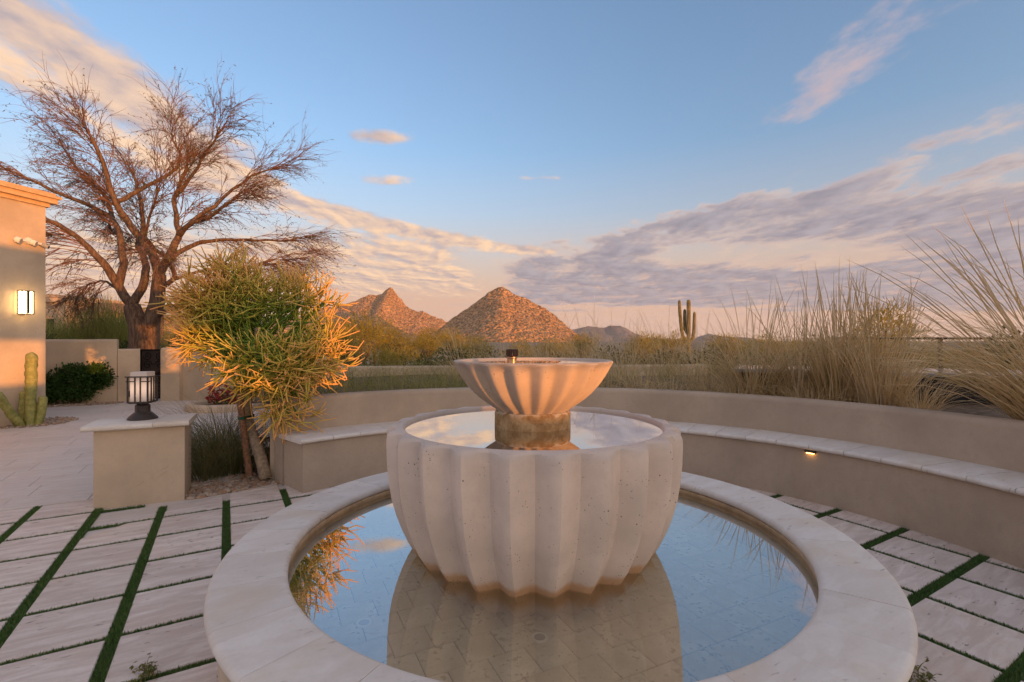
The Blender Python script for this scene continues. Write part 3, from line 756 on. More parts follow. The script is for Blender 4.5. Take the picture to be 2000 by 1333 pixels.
# ================================================================== fountain
FC = Vector((.112, 2.66, 0))
ft = empty('fountain', FC); tag(ft, 'two-tier fluted cast stone fountain standing in the pool', 'fountain')
def fluted(prof, nf, phase, depth, seg, inner, m, name, bow=0.0):
    """prof: (ridge radius, z); depth(i) radial depth of the flutes"""
    k = nf*seg; vs = []; fs = []; rows = 0
    for i, (r, z) in enumerate(prof):
        d = depth(i, r, z)
        for j in range(k):
            q = 2*math.pi*j/k; t_ = ((q-phase)/(2*math.pi/nf)) % 1.0; w_ = abs(t_-.5)*2      # 1 at ridge, 0 in valley
            w_ = 1-w_                                                                          # 0 ridge .. 1 valley
            tri = math.sqrt(w_*w_+.0016)-.04; tri = min(1, tri/(.9608)); tri = tri-.10*math.sin(math.pi*tri)*bow
            rr = r-d*tri; vs.append((rr*math.cos(q), rr*math.sin(q), z))
        rows += 1
    for (r, z) in inner:
        for j in range(k):
            q = 2*math.pi*j/k; vs.append((r*math.cos(q), r*math.sin(q), z))
        rows += 1
    fs = [(i*k+j, i*k+(j+1) % k, (i+1)*k+(j+1) % k, (i+1)*k+j) for i in range(rows-1) for j in range(k)]
    mb = MB(); mb.add(vs, fs); o = mb.build(name, m, ft); return sharp(o, 32)
pr = [(.44, .19), (.52, .225), (.575, .285), (.632, .375), (.672, .44), (.705, .51), (.735, .59), (.757, .67), (.772, .76), (.780, .85), (.783, .93), (.782, .970), (.778, .985), (.770, .997), (.757, 1.005), (.742, 1.008)]
dl = lambda i, r, z: .076*(r/.78) if z < .96 else {.970: .073, .985: .068, .997: .060, 1.005: .056, 1.008: .044}[z]
fluted(pr, 24, R(-90+(-9.6)), dl, 10, [(.692, 1.0075), (.683, 1.000), (.678, .985), (.665, .92), (.60, .80), (.3, .72), (.01, .70)], G['cast_lower'], 'lower_bowl')
pr = [(.195, 1.072), (.205, 1.084), (.235, 1.104), (.283, 1.138), (.325, 1.175), (.362, 1.217), (.392, 1.26), (.413, 1.297), (.426, 1.322), (.432, 1.334), (.431, 1.342), (.425, 1.346)]
du = lambda i, r, z: .042*(r/.43) if z < 1.28 else {1.297: .037, 1.322: .026, 1.334: .010, 1.342: .003, 1.346: .0}[z]
fluted(pr, 20, R(-90+4.5), du, 10, [(.400, 1.346), (.393, 1.340), (.385, 1.32), (.30, 1.24), (.01, 1.20)], G['cast_upper'], 'upper_bowl')
mb = MB(); mb.lathe([(.207, .86), (.207, 1.0), (.206, 1.066), (.200, 1.074), (.185, 1.078)], 48); sharp(mb.build('pedestal', G['pedestal_stone'], ft))
mb = MB(); mb.lathe([(.680, .991), (.2, .991)], 96); mb.build('water', G['bowl_water'], ft)
mb = MB(); mb.lathe([(.391, 1.336), (.0005, 1.336)], 64); mb.build('water', G['bowl_water'], ft)
mb = MB(); mb.lathe([(.026, 1.30), (.026, 1.352), (.030, 1.356), (.030, 1.364), (.022, 1.366)], 20); noz = sharp(mb.build('nozzle', G['brass'], ft, loc=(-.112, 0, 0)))
mb = MB(); mb.lathe([(.028, 1.366), (.033, 1.370), (.033, 1.402), (.030, 1.406), (.0, 1.406)], 40, rmul=lambda r, z, q: r*(1-.05*(int(q/(2*math.pi)*40) % 2)) if r > .02 else r); mb.build('cap', G['nozzle'], noz)

# ================================================================== pedestal block with lantern
pd = empty('pedestal_block', (-3.42, 4.545, 0), math.atan2(BX.y, BX.x)-R(4)); tag(pd, 'square stucco pedestal with pale stone cap under the lantern', 'pedestal')
mb = MB(); mb.prism([(-.33, -.215), (.33, -.215), (.33, .215), (-.33, .215)], -.05, .672, .0); mb.build('body', G['stucco'], pd)
for x0, x1 in ((-.40, .098), (.101, .37)):
    rr = .022; z0, z1 = .674, .718
    prof = [(-.27, z0)]+[(-.27-rr*.6*math.sin(R(q)), (z0+z1)/2-rr*math.cos(R(q))) for q in (30, 60, 90, 120, 150)]+[(-.27, z1), (.27, z1)]+[(.27+rr*.6*math.sin(R(q)), (z0+z1)/2+rr*math.cos(R(q))) for q in (30, 60, 90, 120, 150)]+[(.27, z0)]
    mb = MB(); P = len(prof); mb.add([(x0, y, z) for y, z in prof]+[(x1, y, z) for y, z in prof], [(i, (i+1) % P, P+(i+1) % P, P+i) for i in range(P)]+[tuple(range(P))[::-1], tuple(range(P, 2*P))])
    sharp(mb.build('cap_stone', G['coping'], pd), 50)
ln = empty('lantern', (-3.47, 4.57, .7195), math.atan2(BX.y, BX.x)-R(20)); tag(ln, 'dark metal pillar lantern with glowing frosted shade on the pedestal', 'lantern')
mb = MB(); mb.lathe([(.0, 0), (.118, 0), (.120, .010), (.110, .022), (.085, .048), (.058, .068), (.055, .072)], 32); sharp(mb.build('base', G['bronze'], ln), 40)
mb = MB(); mb.lathe([(.060, .066), (.060, .125), (.054, .132), (.030, .155), (.028, .166)], 8, a0=R(22.5), a1=R(382.5)); mb.build('neck', G['bronze'], ln)
mb = MB(); s = .082
for x in (-s, s):
    for y in (-s, s): mb.box((x-.006, y-.006, .16), (x+.006, y+.006, .392))
for x in (-.022, .022):
    for y in (-s-.001, s+.001): mb.box((x-.005, y-.0045, .168), (x+.005, y+.0045, .392)); mb.box((y-.0045, x-.005, .168), (y+.0045, x+.005, .392))
for z, e in ((.157, .004), (.393, .022)):
    for q in (-s, s): mb.box((-s-e, q-.007, z), (s+e, q+.007, z+.011)); mb.box((q-.007, -s-e, z+.0012), (q+.007, s+e, z+.0098))
for q in (-s, s):
    for x0, x1 in ((-s-.014, -.026), (.026, s+.014)): mb.box((x0, q-.005, .352), (x1, q+.005, .36)); mb.box((q-.005, x0, .3525), (q+.005, x1, .3595))
mb.build('frame', G['bronze'], ln)
mb = MB(); mb.prism([(-.069, -.069), (.069, -.069), (.069, .069), (-.069, .069)], .168, .442, .003); mb.build('shade', G['lantern_glass'], ln)
mb = MB(); mb.box((-.078, -.078, .150), (.078, .078, .1565)); mb.build('tray', G['bronze'], ln)

# ================================================================== mountains
def mountain(name, label, prof, D, depth, amp, mname, nx=240, ny=70, seed=1, front=.9, fine=.05, gain=4.0):
    """prof: skyline (pixel x, pixel y) seen at distance D; the crest line lies at D, slopes fall to both sides"""
    xs = [(p[0]-1000)/F*D for p in prof]; zs = [CAM_H-(p[1]-666)/F*D for p in prof]
    X = np.linspace(xs[0], xs[-1], nx); Z = np.interp(X, xs, zs); vs = []; zmax = max(zs)
    for j in range(ny):
        t_ = -1+1.5*j/(ny-1)                       # -1 front foot .. 0 crest .. .5 behind
        for i in range(nx):
            h = Z[i]+4
            y = D+depth*t_*(.35+.65*(h/zmax))
            k = 1-abs(t_)**front if t_ < 0 else 1-t_*1.4
            p = Vector((X[i]*y/D if False else X[i], y, 0)); q = p*(1/amp*.07)+Vector((seed*9.1, 0, 0))
            r1 = mnoise.fractal(q*.8, 1.0, 2.0, 4)*amp*.55*min(1, h/(.35*zmax))
            s3 = p*(fine/1.0)
            r2 = (abs(mnoise.noise(s3*.35))*1.5+abs(mnoise.noise(s3*.9+Vector((3, 1, 0))))*.9)*gain*min(1, h/(.25*zmax)); r3 = mnoise.noise(s3*2.3)*.65*gain*min(1, h/(.2*zmax))
            damp = .25+.75*min(1, abs(t_)*3)
            vs.append((p.x, p.y, -5+(h+1)*k+(r1*damp+r2+r3)*(1 if k > .02 else 0)))
    fs = [(j*nx+i, j*nx+i+1, (j+1)*nx+i+1, (j+1)*nx+i) for j in range(ny-1) for i in range(nx-1)]
    mb = MB(); mb.add(vs, fs); o = mb.build(name, G[mname]); tag(o, kind='structure'); return o
mountain('mountain', '', [(420, 662), (470, 650), (530, 636), (570, 622), (605, 610), (640, 602), (668, 598), (690, 591), (702, 586), (720, 580), (735, 580), (746, 577), (754, 567), (760, 563), (766, 563), (771, 570), (777, 579), (785, 586), (792, 597), (805, 606), (816, 610), (826, 609), (834, 614), (842, 620), (858, 624), (880, 632), (910, 645), (950, 662)], 2200, 420, 20, 'mountain', 420, 190, 1, fine=.028, gain=5.5)
mountain('mountain', '', [(780, 668), (830, 655), (855, 645), (872, 633), (900, 613), (930, 591), (950, 575), (962, 568), (974, 563), (982, 562), (992, 567), (1003, 574), (1018, 579), (1032, 585), (1052, 597), (1072, 609), (1092, 624), (1110, 640), (1130, 655), (1160, 668)], 1400, 330, 14, 'mountain', 380, 230, 2, fine=.042, gain=3.6)
mountain('mountain', '', [(-60, 655), (60, 648), (180, 640), (260, 632), (310, 618), (338, 613), (360, 618), (400, 626), (440, 622), (500, 634), (560, 645), (620, 655), (680, 668)], 700, 200, 5, 'mountain', 300, 50, 3, fine=.1, gain=1.6)
mountain('mountain', '', [(1040, 668), (1085, 657), (1110, 649), (1132, 642), (1148, 639), (1162, 640), (1178, 642), (1192, 637), (1212, 637), (1222, 641), (1236, 651), (1262, 660), (1330, 663), (1360, 661), (1376, 654), (1384, 652), (1396, 655), (1420, 660), (1445, 659), (1480, 664), (1540, 668)], 6500, 900, 60, 'far_range', 260, 40, 4, fine=.006, gain=16)

# ================================================================== plants
def blades(name, m, c, n, rad, Lr, lean, droop, w, seed, parent=None, bias=Vector((0, 0, 0)), seg=5, tint=(0, 1), elong=(1, 1)):
    g = random.Random(seed); mb = MB()
    for _ in range(n):
        q = g.random()*2*math.pi; r_ = rad*math.sqrt(g.random())
        p = Vector((c.x+r_*math.cos(q)*elong[0], c.y+r_*math.sin(q)*elong[1], c.z))
        L = g.uniform(*Lr)
        d = Vector((math.cos(q), math.sin(q), 0))*lean*g.uniform(.1, 1.2)*(r_/rad*.7+.3)+bias+Vector((g.gauss(0, .09), g.gauss(0, .09), 1))
        d.normalize(); pts = [p.copy()]; dr = droop*g.uniform(.3, 1.5)
        hd = Vector((d.x, d.y, 0)); hd = hd.normalized() if hd.length > .01 else Vector((1, 0, 0))
        for k in range(seg):
            pts.append(pts[-1]+d*(L/seg)); d = (d+Vector((hd.x*dr, hd.y*dr, -dr*.75))*(k+1)/seg).normalized()
        s_ = d.cross(Vector((g.gauss(0, 1), g.gauss(0, 1), g.gauss(0, 1)))).normalized()
        t_ = g.uniform(*tint); mb.ribbon(pts, w*g.uniform(.7, 1.3), s_, t_ if t_ else .01)
    return mb.build(name, m, parent)
def grass_thing(label, c, n, rad, Lr, lean, droop, w, seed, m, group=None, name='grass_clump', stalks=0, **kw):
    root = empty(name, c); tag(root, label, 'grass', group)
    o = blades('blades', G[m], Vector((0, 0, 0)), n, rad, Lr, lean, droop, w, seed, root, **kw)
    if stalks:
        kw2 = dict(kw); kw2['tint'] = (.35, 1)
        st = MB(); g = random.Random(seed+50); b = kw.get('bias', Vector((0, 0, 0)))
        for _ in range(stalks):
            q = g.random()*6.283; r_ = rad*.7*g.random(); p = Vector((r_*math.cos(q), r_*math.sin(q), 0)); L = g.uniform(Lr[1]*.85, Lr[1]*1.4)
            d = (Vector((math.cos(q), math.sin(q), 0))*lean*.55*g.random()+b+Vector((g.gauss(0, .07), g.gauss(0, .07), 1))).normalized(); pts = [p]; dr = droop*g.uniform(.1, 1.0); kx, ky = g.gauss(0, .05), g.gauss(0, .05)
            for k in range(7): pts.append(pts[-1]+d*L/7); d = (d+Vector((d.x*dr+kx, d.y*dr+ky, -dr*.35))*(k/7)).normalized()
            t_ = g.uniform(.4, 1); wv = w*.30
            st.tube(pts, [wv*.8]*4+[wv*1.15, wv*1.3, wv*1.0, wv*.25], 4, t_, False)
        st.build('seed_stalks', G[m], root)
    return root
# tall dry clumps in the planter, right
GRP = 'dry grass clumps in the planter'
def clump(px, py, z, *a, **k): return grass_thing(a[0], gpt(px, py, z), *a[1:], **k)
clump(1475, 772, .79, 'bushy dry grass clump with green base behind the bench', 420, .26, (.45, 1.05), .85, .42, .0095, 21, 'dry_grass', stalks=26, tint=(0, .75))
clump(1560, 776, .79, 'dense straw grass clump beside the bushy green-based one', 380, .22, (.5, 1.1), .6, .32, .0095, 22, 'dry_grass', stalks=26)
clump(1640, 786, .79, 'tallest upright straw grass clump behind the bench', 420, .20, (.5, 1.15), .42, .16, .0095, 23, 'dry_grass', stalks=46)
clump(1715, 792, .79, 'upright golden straw clump in front of the dark counter', 400, .20, (.4, 1.05), .5, .22, .0095, 24, 'dry_grass', stalks=36)
clump(2085, 838, .79, 'leaning dry grass clump sweeping over the dark counter', 460, .25, (.8, 1.4), .75, .38, .0095, 25, 'dry_grass', stalks=50, bias=Vector((-.55, .05, 0)))
clump(1790, 800, .79, 'low tangled straw clump at the bench wall edge', 240, .16, (.3, .6), 1.2, .5, .0050, 26, 'dry_grass')
clump(1400, 762, .79, 'thin dry grass clump at the end of the far low wall', 240, .26, (.35, .9), .9, .45, .0050, 27, 'dry_grass', stalks=12, tint=(0, .8))
# behind the fountain bowl
for i, (px, Y, n_, hh) in enumerate(((905, 8.2, 150, .8), (985, 8.6, 190, .95), (1060, 8.4, 220, 1.05), (1140, 8.7, 220, 1.1), (1215, 8.3, 220, 1.1), (1295, 8.6, 220, 1.05), (1360, 8.0, 170, .95))):
    grass_thing('wispy straw grass clump rising behind the upper fountain bowl', Vector(((px-1000)/F*Y, Y, .79)), n_, .30, (hh*.5, hh), .75, .42, .0065, 30+i, 'dry_grass', 'wispy straw clumps behind the fountain', stalks=16, bias=Vector((-.12, 0, 0)))
for i, (px, Y) in enumerate(((640, 7.2), (700, 7.0), (760, 7.3), (820, 7.0), (880, 7.3), (1200, 7.4), (1270, 7.2), (1340, 7.0))):
    grass_thing('fine green grass tuft in the planter in front of the low wall', Vector(((px-1000)/F*Y, Y, .785)), 240 if px < 1000 else 110, .34, (.3, .62), .8, .5, .0045, 50+i, 'green_grass', 'green tufts in the planter')
# small upright weed by the bowl
for i in range(17):
    q = R(131-i*5.6); c_ = BC+Vector((math.cos(q), math.sin(q), 0))*(4.02+.1*math.sin(i*3)); c_.z = .78
    if i < 9: grass_thing('short green grass tuft along the back of the bench wall', c_, 200, .30, (.16, .36), .9, .5, .0045, 90+i, 'green_grass', 'short tufts behind the bench wall')
    else: grass_thing('short straw-coloured tuft along the back of the bench wall', c_, 170, .28, (.16, .42), 1.0, .5, .0060, 90+i, 'dry_grass', 'straw tufts behind the bench wall', tint=(0, .7))
tag(weed(dpt(1212, 758, 6.6), 10, .32, 77), 'single leafy green sprout in the planter beside the upper bowl', 'plant')
# dark green mound grass under the pencil bush
for i, (px, py, n_, s_) in enumerate(((396, 938, 560, 1.0), (450, 926, 620, 1.0), (425, 900, 620, 1.1))):
    grass_thing('dark green arching grass mound beside the pedestal', gpt(px, py, -.03), n_, .20, (.5, 1.1), 1.05, .5, .0055, 70+i, 'dark_grass', 'dark grass mounds under the pencil bush', bias=Vector((-.12, 0, 0)))
grass_thing('brownish grass tuft between trunk and bench end', gpt(545, 912, -.03), 300, .14, (.35, .8), .6, .3, .0040, 75, 'dark_grass', tint=(.3, 1))

# gravel under the pencil bush and in the cactus bed
def gravel(name, label, poly_fn, n, sr, z, seed):
    g = random.Random(seed); mb = MB(); ico = [Vector(v).normalized() for v in ((0, 0, 1), (.9, 0, .4), (.28, .85, .4), (-.72, .53, .4), (-.72, -.53, .4), (.28, -.85, .4), (.6, .5, -.6), (-.3, .8, -.6), (-.8, 0, -.6), (-.3, -.8, -.6), (.6, -.5, -.6))]
    fs = [(0, 1, 2), (0, 2, 3), (0, 3, 4), (0, 4, 5), (0, 5, 1), (1, 6, 2), (2, 7, 3), (3, 8, 4), (4, 9, 5), (5, 10, 1), (2, 6, 7), (3, 7, 8), (4, 8, 9), (5, 9, 10), (1, 10, 6)]
    for _ in range(n):
        p = poly_fn(g); s = g.uniform(*sr); rz = g.random()*6.3; t_ = g.uniform(.02, 1); sx, sy, sz = g.uniform(.7, 1.3), g.uniform(.7, 1.2), g.uniform(.5, .8)
        M = Matrix.Translation((p.x, p.y, z+g.uniform(.0, .02))) @ Matrix.Rotation(rz, 4, 'Z') @ Matrix.Rotation(g.uniform(-.4, .4), 4, 'X')
        mb.add([M @ Vector((q.x*s*sx*g.uniform(.85, 1.15), q.y*s*sy*g.uniform(.85, 1.15), q.z*s*sz)) for q in ico], fs, t_)
    return tag(mb.build(name, G['gravel']), label, 'gravel', kind='stuff')
def pf(g):
    p0 = gpt(368, 972).lerp(gpt(560, 938), g.random()); d = (p0-PC); d.z = 0; d.normalize(); return p0+d*(g.random()**1.4*.62-.02)
gravel('gravel', 'tan and rust gravel under the pencil bush', pf, 1300, (.014, .034), -.025, 5)
kb = on_wall(75, 828); kb.z = 0
def pf2(g):
    q = g.random()*6.3; r_ = .6*math.sqrt(g.random()); p = Vector((kb.x-.05+r_*math.cos(q), kb.y-.05+r_*math.sin(q), 0))
    return p
gravel('gravel', 'reddish gravel round the foot of the column cactus', pf2, 500, (.015, .03), .0, 6)
def pf3(g):
    p = Vector((-10.35, 10.9, 0)).lerp(Vector((-9.3, 11.55, 0)), g.random()); return p+Vector((g.uniform(-.1, .2), g.uniform(-.35, 0), 0))
gravel('gravel', 'brown leaf litter and gravel along the hedge foot', pf3, 500, (.015, .035), .0, 7)

# leaf crowns --------------------------------------------------------------
def leaf_cloud(mb, g, cen, rad, nclump, nleaf, ll, lw, up=.3, cr=.35, tintb=0.0):
    """leaf-sized faces in clumps on and inside an ellipsoid"""
    for _ in range(nclump):
        d = Vector((g.gauss(0, 1), g.gauss(0, 1), g.gauss(0, 1))).normalized(); k = g.uniform(.35, 1)**.6
        c = cen+Vector((d.x*rad.x, d.y*rad.y, d.z*rad.z))*k; tb = g.uniform(0, .45); cs = cr*g.uniform(.6, 1.3)
        for _ in range(nleaf):
            o = Vector((g.gauss(0, .5), g.gauss(0, .5), g.gauss(0, .45)))*cs
            e = (o*1.2/cs+d*.6+Vector((g.gauss(0, .5), g.gauss(0, .5), g.gauss(0, .5)+up))).normalized()
            s = e.cross(Vector((g.gauss(0, 1), g.gauss(0, 1), g.gauss(0, 1)))).normalized(); L = ll*g.uniform(.6, 1.4); w_ = lw*g.uniform(.6, 1.3)
            p = c+o; mb.add([p, p+e*L*.5+s*w_, p+e*L, p+e*L*.5-s*w_], [(0, 1, 2, 3)], min(1, max(.01, tb+g.uniform(0, .55)+tintb)))
def shrub_mesh(kind, seed):
    """unit-size shrub: about 1 high, 1 wide; returns (foliage mesh, stem mesh)"""
    g = random.Random(seed); fo = MB(); st = MB()
    if kind == 'palo':       # fine upright twigs, rounded crown
        for _ in range(7):
            c = Vector((g.uniform(-.26, .26), g.uniform(-.26, .26), g.uniform(.48, .72)))
            leaf_cloud(fo, g, c, Vector((.25, .25, .24)), 26, 17, .075, .0045, .7, .11)
            st.tube([Vector((0, 0, 0)), c*.5+Vector((0, 0, -.05)), c], [.03, .018, .006], 5)
    elif kind == 'feather':
        for _ in range(1500):
            q = g.random()*6.28; d = Vector((math.cos(q)*g.uniform(0, .75), math.sin(q)*g.uniform(0, .75), 1)).normalized(); L = g.uniform(.55, 1.0)
            p = Vector((g.gauss(0, .13), g.gauss(0, .13), g.uniform(0, .3))); p2 = p+d*L*.6; p3 = p2+(d+Vector((g.gauss(0, .3), g.gauss(0, .3), -.1))).normalized()*L*.35
            fo.ribbon([p.lerp(p2, .35), p2, p3], .006, d.orthogonal().normalized(), g.uniform(.05, 1))
        leaf_cloud(fo, g, Vector((0, 0, .5)), Vector((.42, .42, .42)), 60, 14, .06, .005, .6, .14)
        for _ in range(5): st.tube([Vector((0, 0, 0)), Vector((g.uniform(-.2, .2), g.uniform(-.2, .2), .5))], [.02, .006], 4)
    else:                    # rounded leafy scrub
        for _ in range(5):
            c = Vector((g.uniform(-.25, .25), g.uniform(-.25, .25), g.uniform(.3, .62)))
            leaf_cloud(fo, g, c, Vector((.28, .28, .28)), 30, 15, .055, .013, .3, .10)
            st.tube([Vector((0, 0, 0)), c], [.025, .006], 4)
    return fo, st
MK = {}
for kind, mats_ in (('palo', ('palo',)), ('feather', ('feather',)), ('scrub', ('scrub', 'sage'))):
    for m_ in mats_:
        for s_ in range(3):
            fo, st = shrub_mesh(kind, 100+s_+len(MK)); MK.setdefault((kind, m_), []).append((fo.mesh('foliage', G[m_]), st.mesh('stem', G['twig'])))
def plant(kind, m_, label, pos, w_, h_, seed, group=None, cat='bush', name='desert_bush'):
    g = random.Random(seed); r_ = empty(name, pos, g.random()*6.28); r_.scale = (w_, w_, h_); tag(r_, label, cat, group)
    fo, st = MK[(kind, m_)][seed % 3]; inst('foliage', fo, r_); inst('stem', st, r_); return r_
LAB = {('palo', 'palo'): ('golden fine-twigged palo verde', 'palo verdes beyond the low wall', 'tree', 'palo_verde_tree'),
       ('scrub', 'scrub'): ('dark green desert bush', 'dark bushes beyond the low wall', 'bush', 'desert_bush'),
       ('scrub', 'sage'): ('grey-green sage bush', 'sage bushes beyond the low wall', 'bush', 'sage_bush')}
def scatter(kind, m_, lst, seed0):
    l0, gr, ca, nm = LAB[(kind, m_)]
    for i, (px, ptop, Y, wpx) in enumerate(lst):
        where = next(w_ for lim_, w_ in ((460, 'behind the garden wall and mesquite'), (640, 'showing past the pencil bush'), (870, 'below the pinnacle-topped mountain'), (1110, 'below the cone-shaped mountain'), (1240, 'below the far grey-blue range'), (1450, 'beside the tall saguaro'), (1660, 'behind the upright straw grass'), (9999, 'beyond the black railing')) if px < lim_)
        zt = CAM_H-(ptop-666)/F*Y; zb = -.55-Y*.004; w_ = wpx/F*Y/1.0
        plant(kind, m_, l0+' '+where, Vector(((px-1000)/F*Y, Y, zb)), w_, (zt-zb)/.98, seed0+i, gr, ca, nm)
scatter('palo', 'palo', [(690, 600, 26, 150), (655, 622, 20, 110), (735, 628, 30, 110), (800, 645, 30, 120), (840, 640, 45, 90), (893, 640, 36, 70), (770, 668, 22, 110), (930, 655, 30, 90), (1010, 662, 26, 90), (1085, 655, 32, 90),
                         (1140, 650, 40, 80), (1250, 648, 30, 90), (1295, 640, 34, 100), (1420, 652, 34, 110), (1500, 650, 28, 120), (1570, 655, 36, 120), (1880, 682, 34, 150), (1960, 676, 30, 170), (1800, 684, 40, 130), (2060, 680, 26, 150),
                         (1780, 680, 20, 120), (1850, 684, 18, 140), (1925, 679, 22, 140), (1995, 684, 19, 140), (1700, 676, 24, 120), (300, 640, 34, 150), (400, 640, 40, 160), (520, 648, 36, 160), (600, 640, 30, 130)], 1)
scatter('scrub', 'scrub', [(850, 668, 17, 110), (905, 662, 18, 100), (960, 672, 16, 110), (1030, 676, 17, 120), (1115, 672, 18, 100), (1180, 668, 20, 110), (1240, 672, 18, 110), (1320, 668, 18, 120), (1395, 670, 17, 130), (690, 672, 16, 60), (1640, 676, 19, 150), (1740, 678, 17, 160), (1480, 676, 18, 140), (620, 668, 18, 90), (560, 662, 20, 110), (1560, 680, 17, 130)], 40)
scatter('scrub', 'sage', [(650, 698, 13, 110), (730, 697, 13.5, 110), (810, 698, 13, 110), (885, 700, 13.5, 100), (970, 698, 13, 110), (1060, 697, 13.5, 110), (1150, 694, 13.5, 120), (1210, 690, 14, 110), (1290, 696, 13, 110), (1370, 694, 13.5, 110), (1450, 696, 13, 110), (770, 660, 26, 60), (1850, 700, 13, 170), (1960, 702, 13, 170), (1700, 700, 13, 150), (1580, 700, 13, 140)], 70)
plant('palo', 'palo', 'large golden palo verde standing behind the tall straw grass and railing', Vector((12.4, 16.2, -.5)), 2.9, 3.35, 5, cat='tree', name='palo_verde_tree')
plant('scrub', 'sage', 'pale grey-green tree beyond the railing behind the leaning grass', Vector((16.1, 14.6, -.5)), 3.6, 3.5, 6, cat='tree', name='desert_tree')
plant('scrub', 'sage', 'small grey bush left of the large golden palo verde', Vector((9.6, 14.5, -.5)), 1.7, 2.55, 7)
# bushes behind the garden wall on the left
for i, (px, top_, Y, wp) in enumerate(((205, 585, 17, 150), (150, 628, 16, 130), (255, 622, 16.5, 110), (110, 628, 18, 110), (330, 640, 19, 130))):
    zb = -.3; zt = CAM_H-(top_-666)/F*Y
    plant('feather', 'feather', 'feathery light green bush above the stucco garden wall', Vector(((px-1000)/F*Y, Y, zb)), wp/F*Y*.95, (zt-zb)*1.02, 20+i, 'feathery bushes behind the garden wall')
for i, (px, top_, Y, wp, l) in enumerate(((98, 632, 14.5, 55, 'rounded dark green bush between house corner and garden wall'), (350, 640, 15.5, 90, 'dark leafy bush behind the right gate pier'), (235, 640, 15, 80, 'dark bush behind the wall beside the mesquite trunk'), (420, 648, 15, 120, 'dark bush behind the wall and the pencil bush'))):
    zt = CAM_H-(top_-666)/F*Y; plant('scrub', 'scrub', l, Vector(((px-1000)/F*Y, Y, -.3)), wp/F*Y, zt+.3, 30+i)
# hedge and loose shrub in front of the garden wall
def leafy_bush(label, name, m, parts, seed, ll, lw, cr, stems):
    g = random.Random(seed); r_ = empty(name, stems[0]); tag(r_, label, 'shrub'); o0 = Vector(stems[0]); fo = MB(); st = MB()
    for c, rad, nc, nl in parts:
        c = Vector(c)-o0; leaf_cloud(fo, g, c, Vector(rad), nc, nl, ll, lw, .2, cr)
        for _ in range(4): st.tube([Vector((g.uniform(-.1, .1)+c.x*.4, c.y*.4+g.uniform(-.05, .05), 0)), c*.6+Vector((g.gauss(0, .08), g.gauss(0, .05), 0)), c+Vector((g.gauss(0, .15), 0, .1))], [.014, .010, .004], 4)
    fo.build('foliage', G[m], r_); st.build('stems', G['twig'], r_)
b1 = gpt(135, 790)
leafy_bush('dense dark green hedge shrub against the garden wall', 'hedge_shrub', 'hedge',
    [(Vector((b1.x-.35, b1.y, .42)), (.42, .3, .40), 260, 22), (Vector((b1.x+.05, b1.y+.1, .48)), (.42, .3, .42), 260, 22), (Vector((b1.x+.38, b1.y+.25, .62)), (.32, .25, .28), 150, 22), (Vector((b1.x-.6, b1.y-.2, .40)), (.3, .3, .38), 150, 22)], 3, .06, .019, .10, [(b1.x, b1.y, 0)])
b2 = gpt(212, 778)
leafy_bush('loose light green shrub beside the gate wall', 'loose_shrub', 'shrub_light',
    [(Vector((b2.x-.1, b2.y-.1, .62)), (.32, .25, .24), 80, 12), (Vector((b2.x+.18, b2.y, .52)), (.25, .22, .28), 60, 12), (Vector((b2.x+.0, b2.y-.05, .2)), (.22, .18, .16), 20, 9)], 4, .045, .013, .10, [(b2.x, b2.y, 0)])
# red flowers in the round planter
fr = empty('red_flowers', kc+Vector((0, 0, .07))); tag(fr, 'crimson flowering plant in the round planter', 'flowers'); fo = MB(); g_ = random.Random(8)
leaf_cloud(fo, g_, Vector((0, 0, .28)), Vector((.36, .36, .22)), 50, 12, .06, .022, .3, .10); fo.build('petals', G['red_leaf'], fr)['kind'] = 'stuff'
fo = MB(); leaf_cloud(fo, g_, Vector((0, 0, .14)), Vector((.42, .42, .12)), 30, 10, .07, .018, .3, .10); fo.build('leaves', G['scrub'], fr)
# stone and spotlight at the foot of the gate wall
p = gpt(228, 779); mb = MB(); mb.prism([(-.16, -.1), (.14, -.11), (.18, .06), (.02, .12), (-.15, .09)], -.02, .18, .04); tag(mb.build('boulder', G['gravel'], loc=p, rot=(.1, -.35, .4)), 'pale flat-faced rock beside the garden spotlight', 'rock')
p = gpt(252, 783); sp = empty('garden_spotlight', p); tag(sp, 'black tilted garden spotlight on the ground by the gate', 'spotlight')
mb = MB(); d = Vector((.75, -.25, .62)).normalized(); a_ = Vector((-.10, .05, .03)); mb.tube([a_, a_+d*.08, a_+d*.20, a_+d*.21, a_+d*.34, a_+d*.35], [.03, .045, .055, .075, .08, .07], 14); sharp(mb.build('head', G['black_metal'], sp), 40)
mb = MB(); mb.tube([Vector((-.08, .05, -.05)), a_+d*.05], .022, 8); mb.build('stake', G['black_metal'], sp)

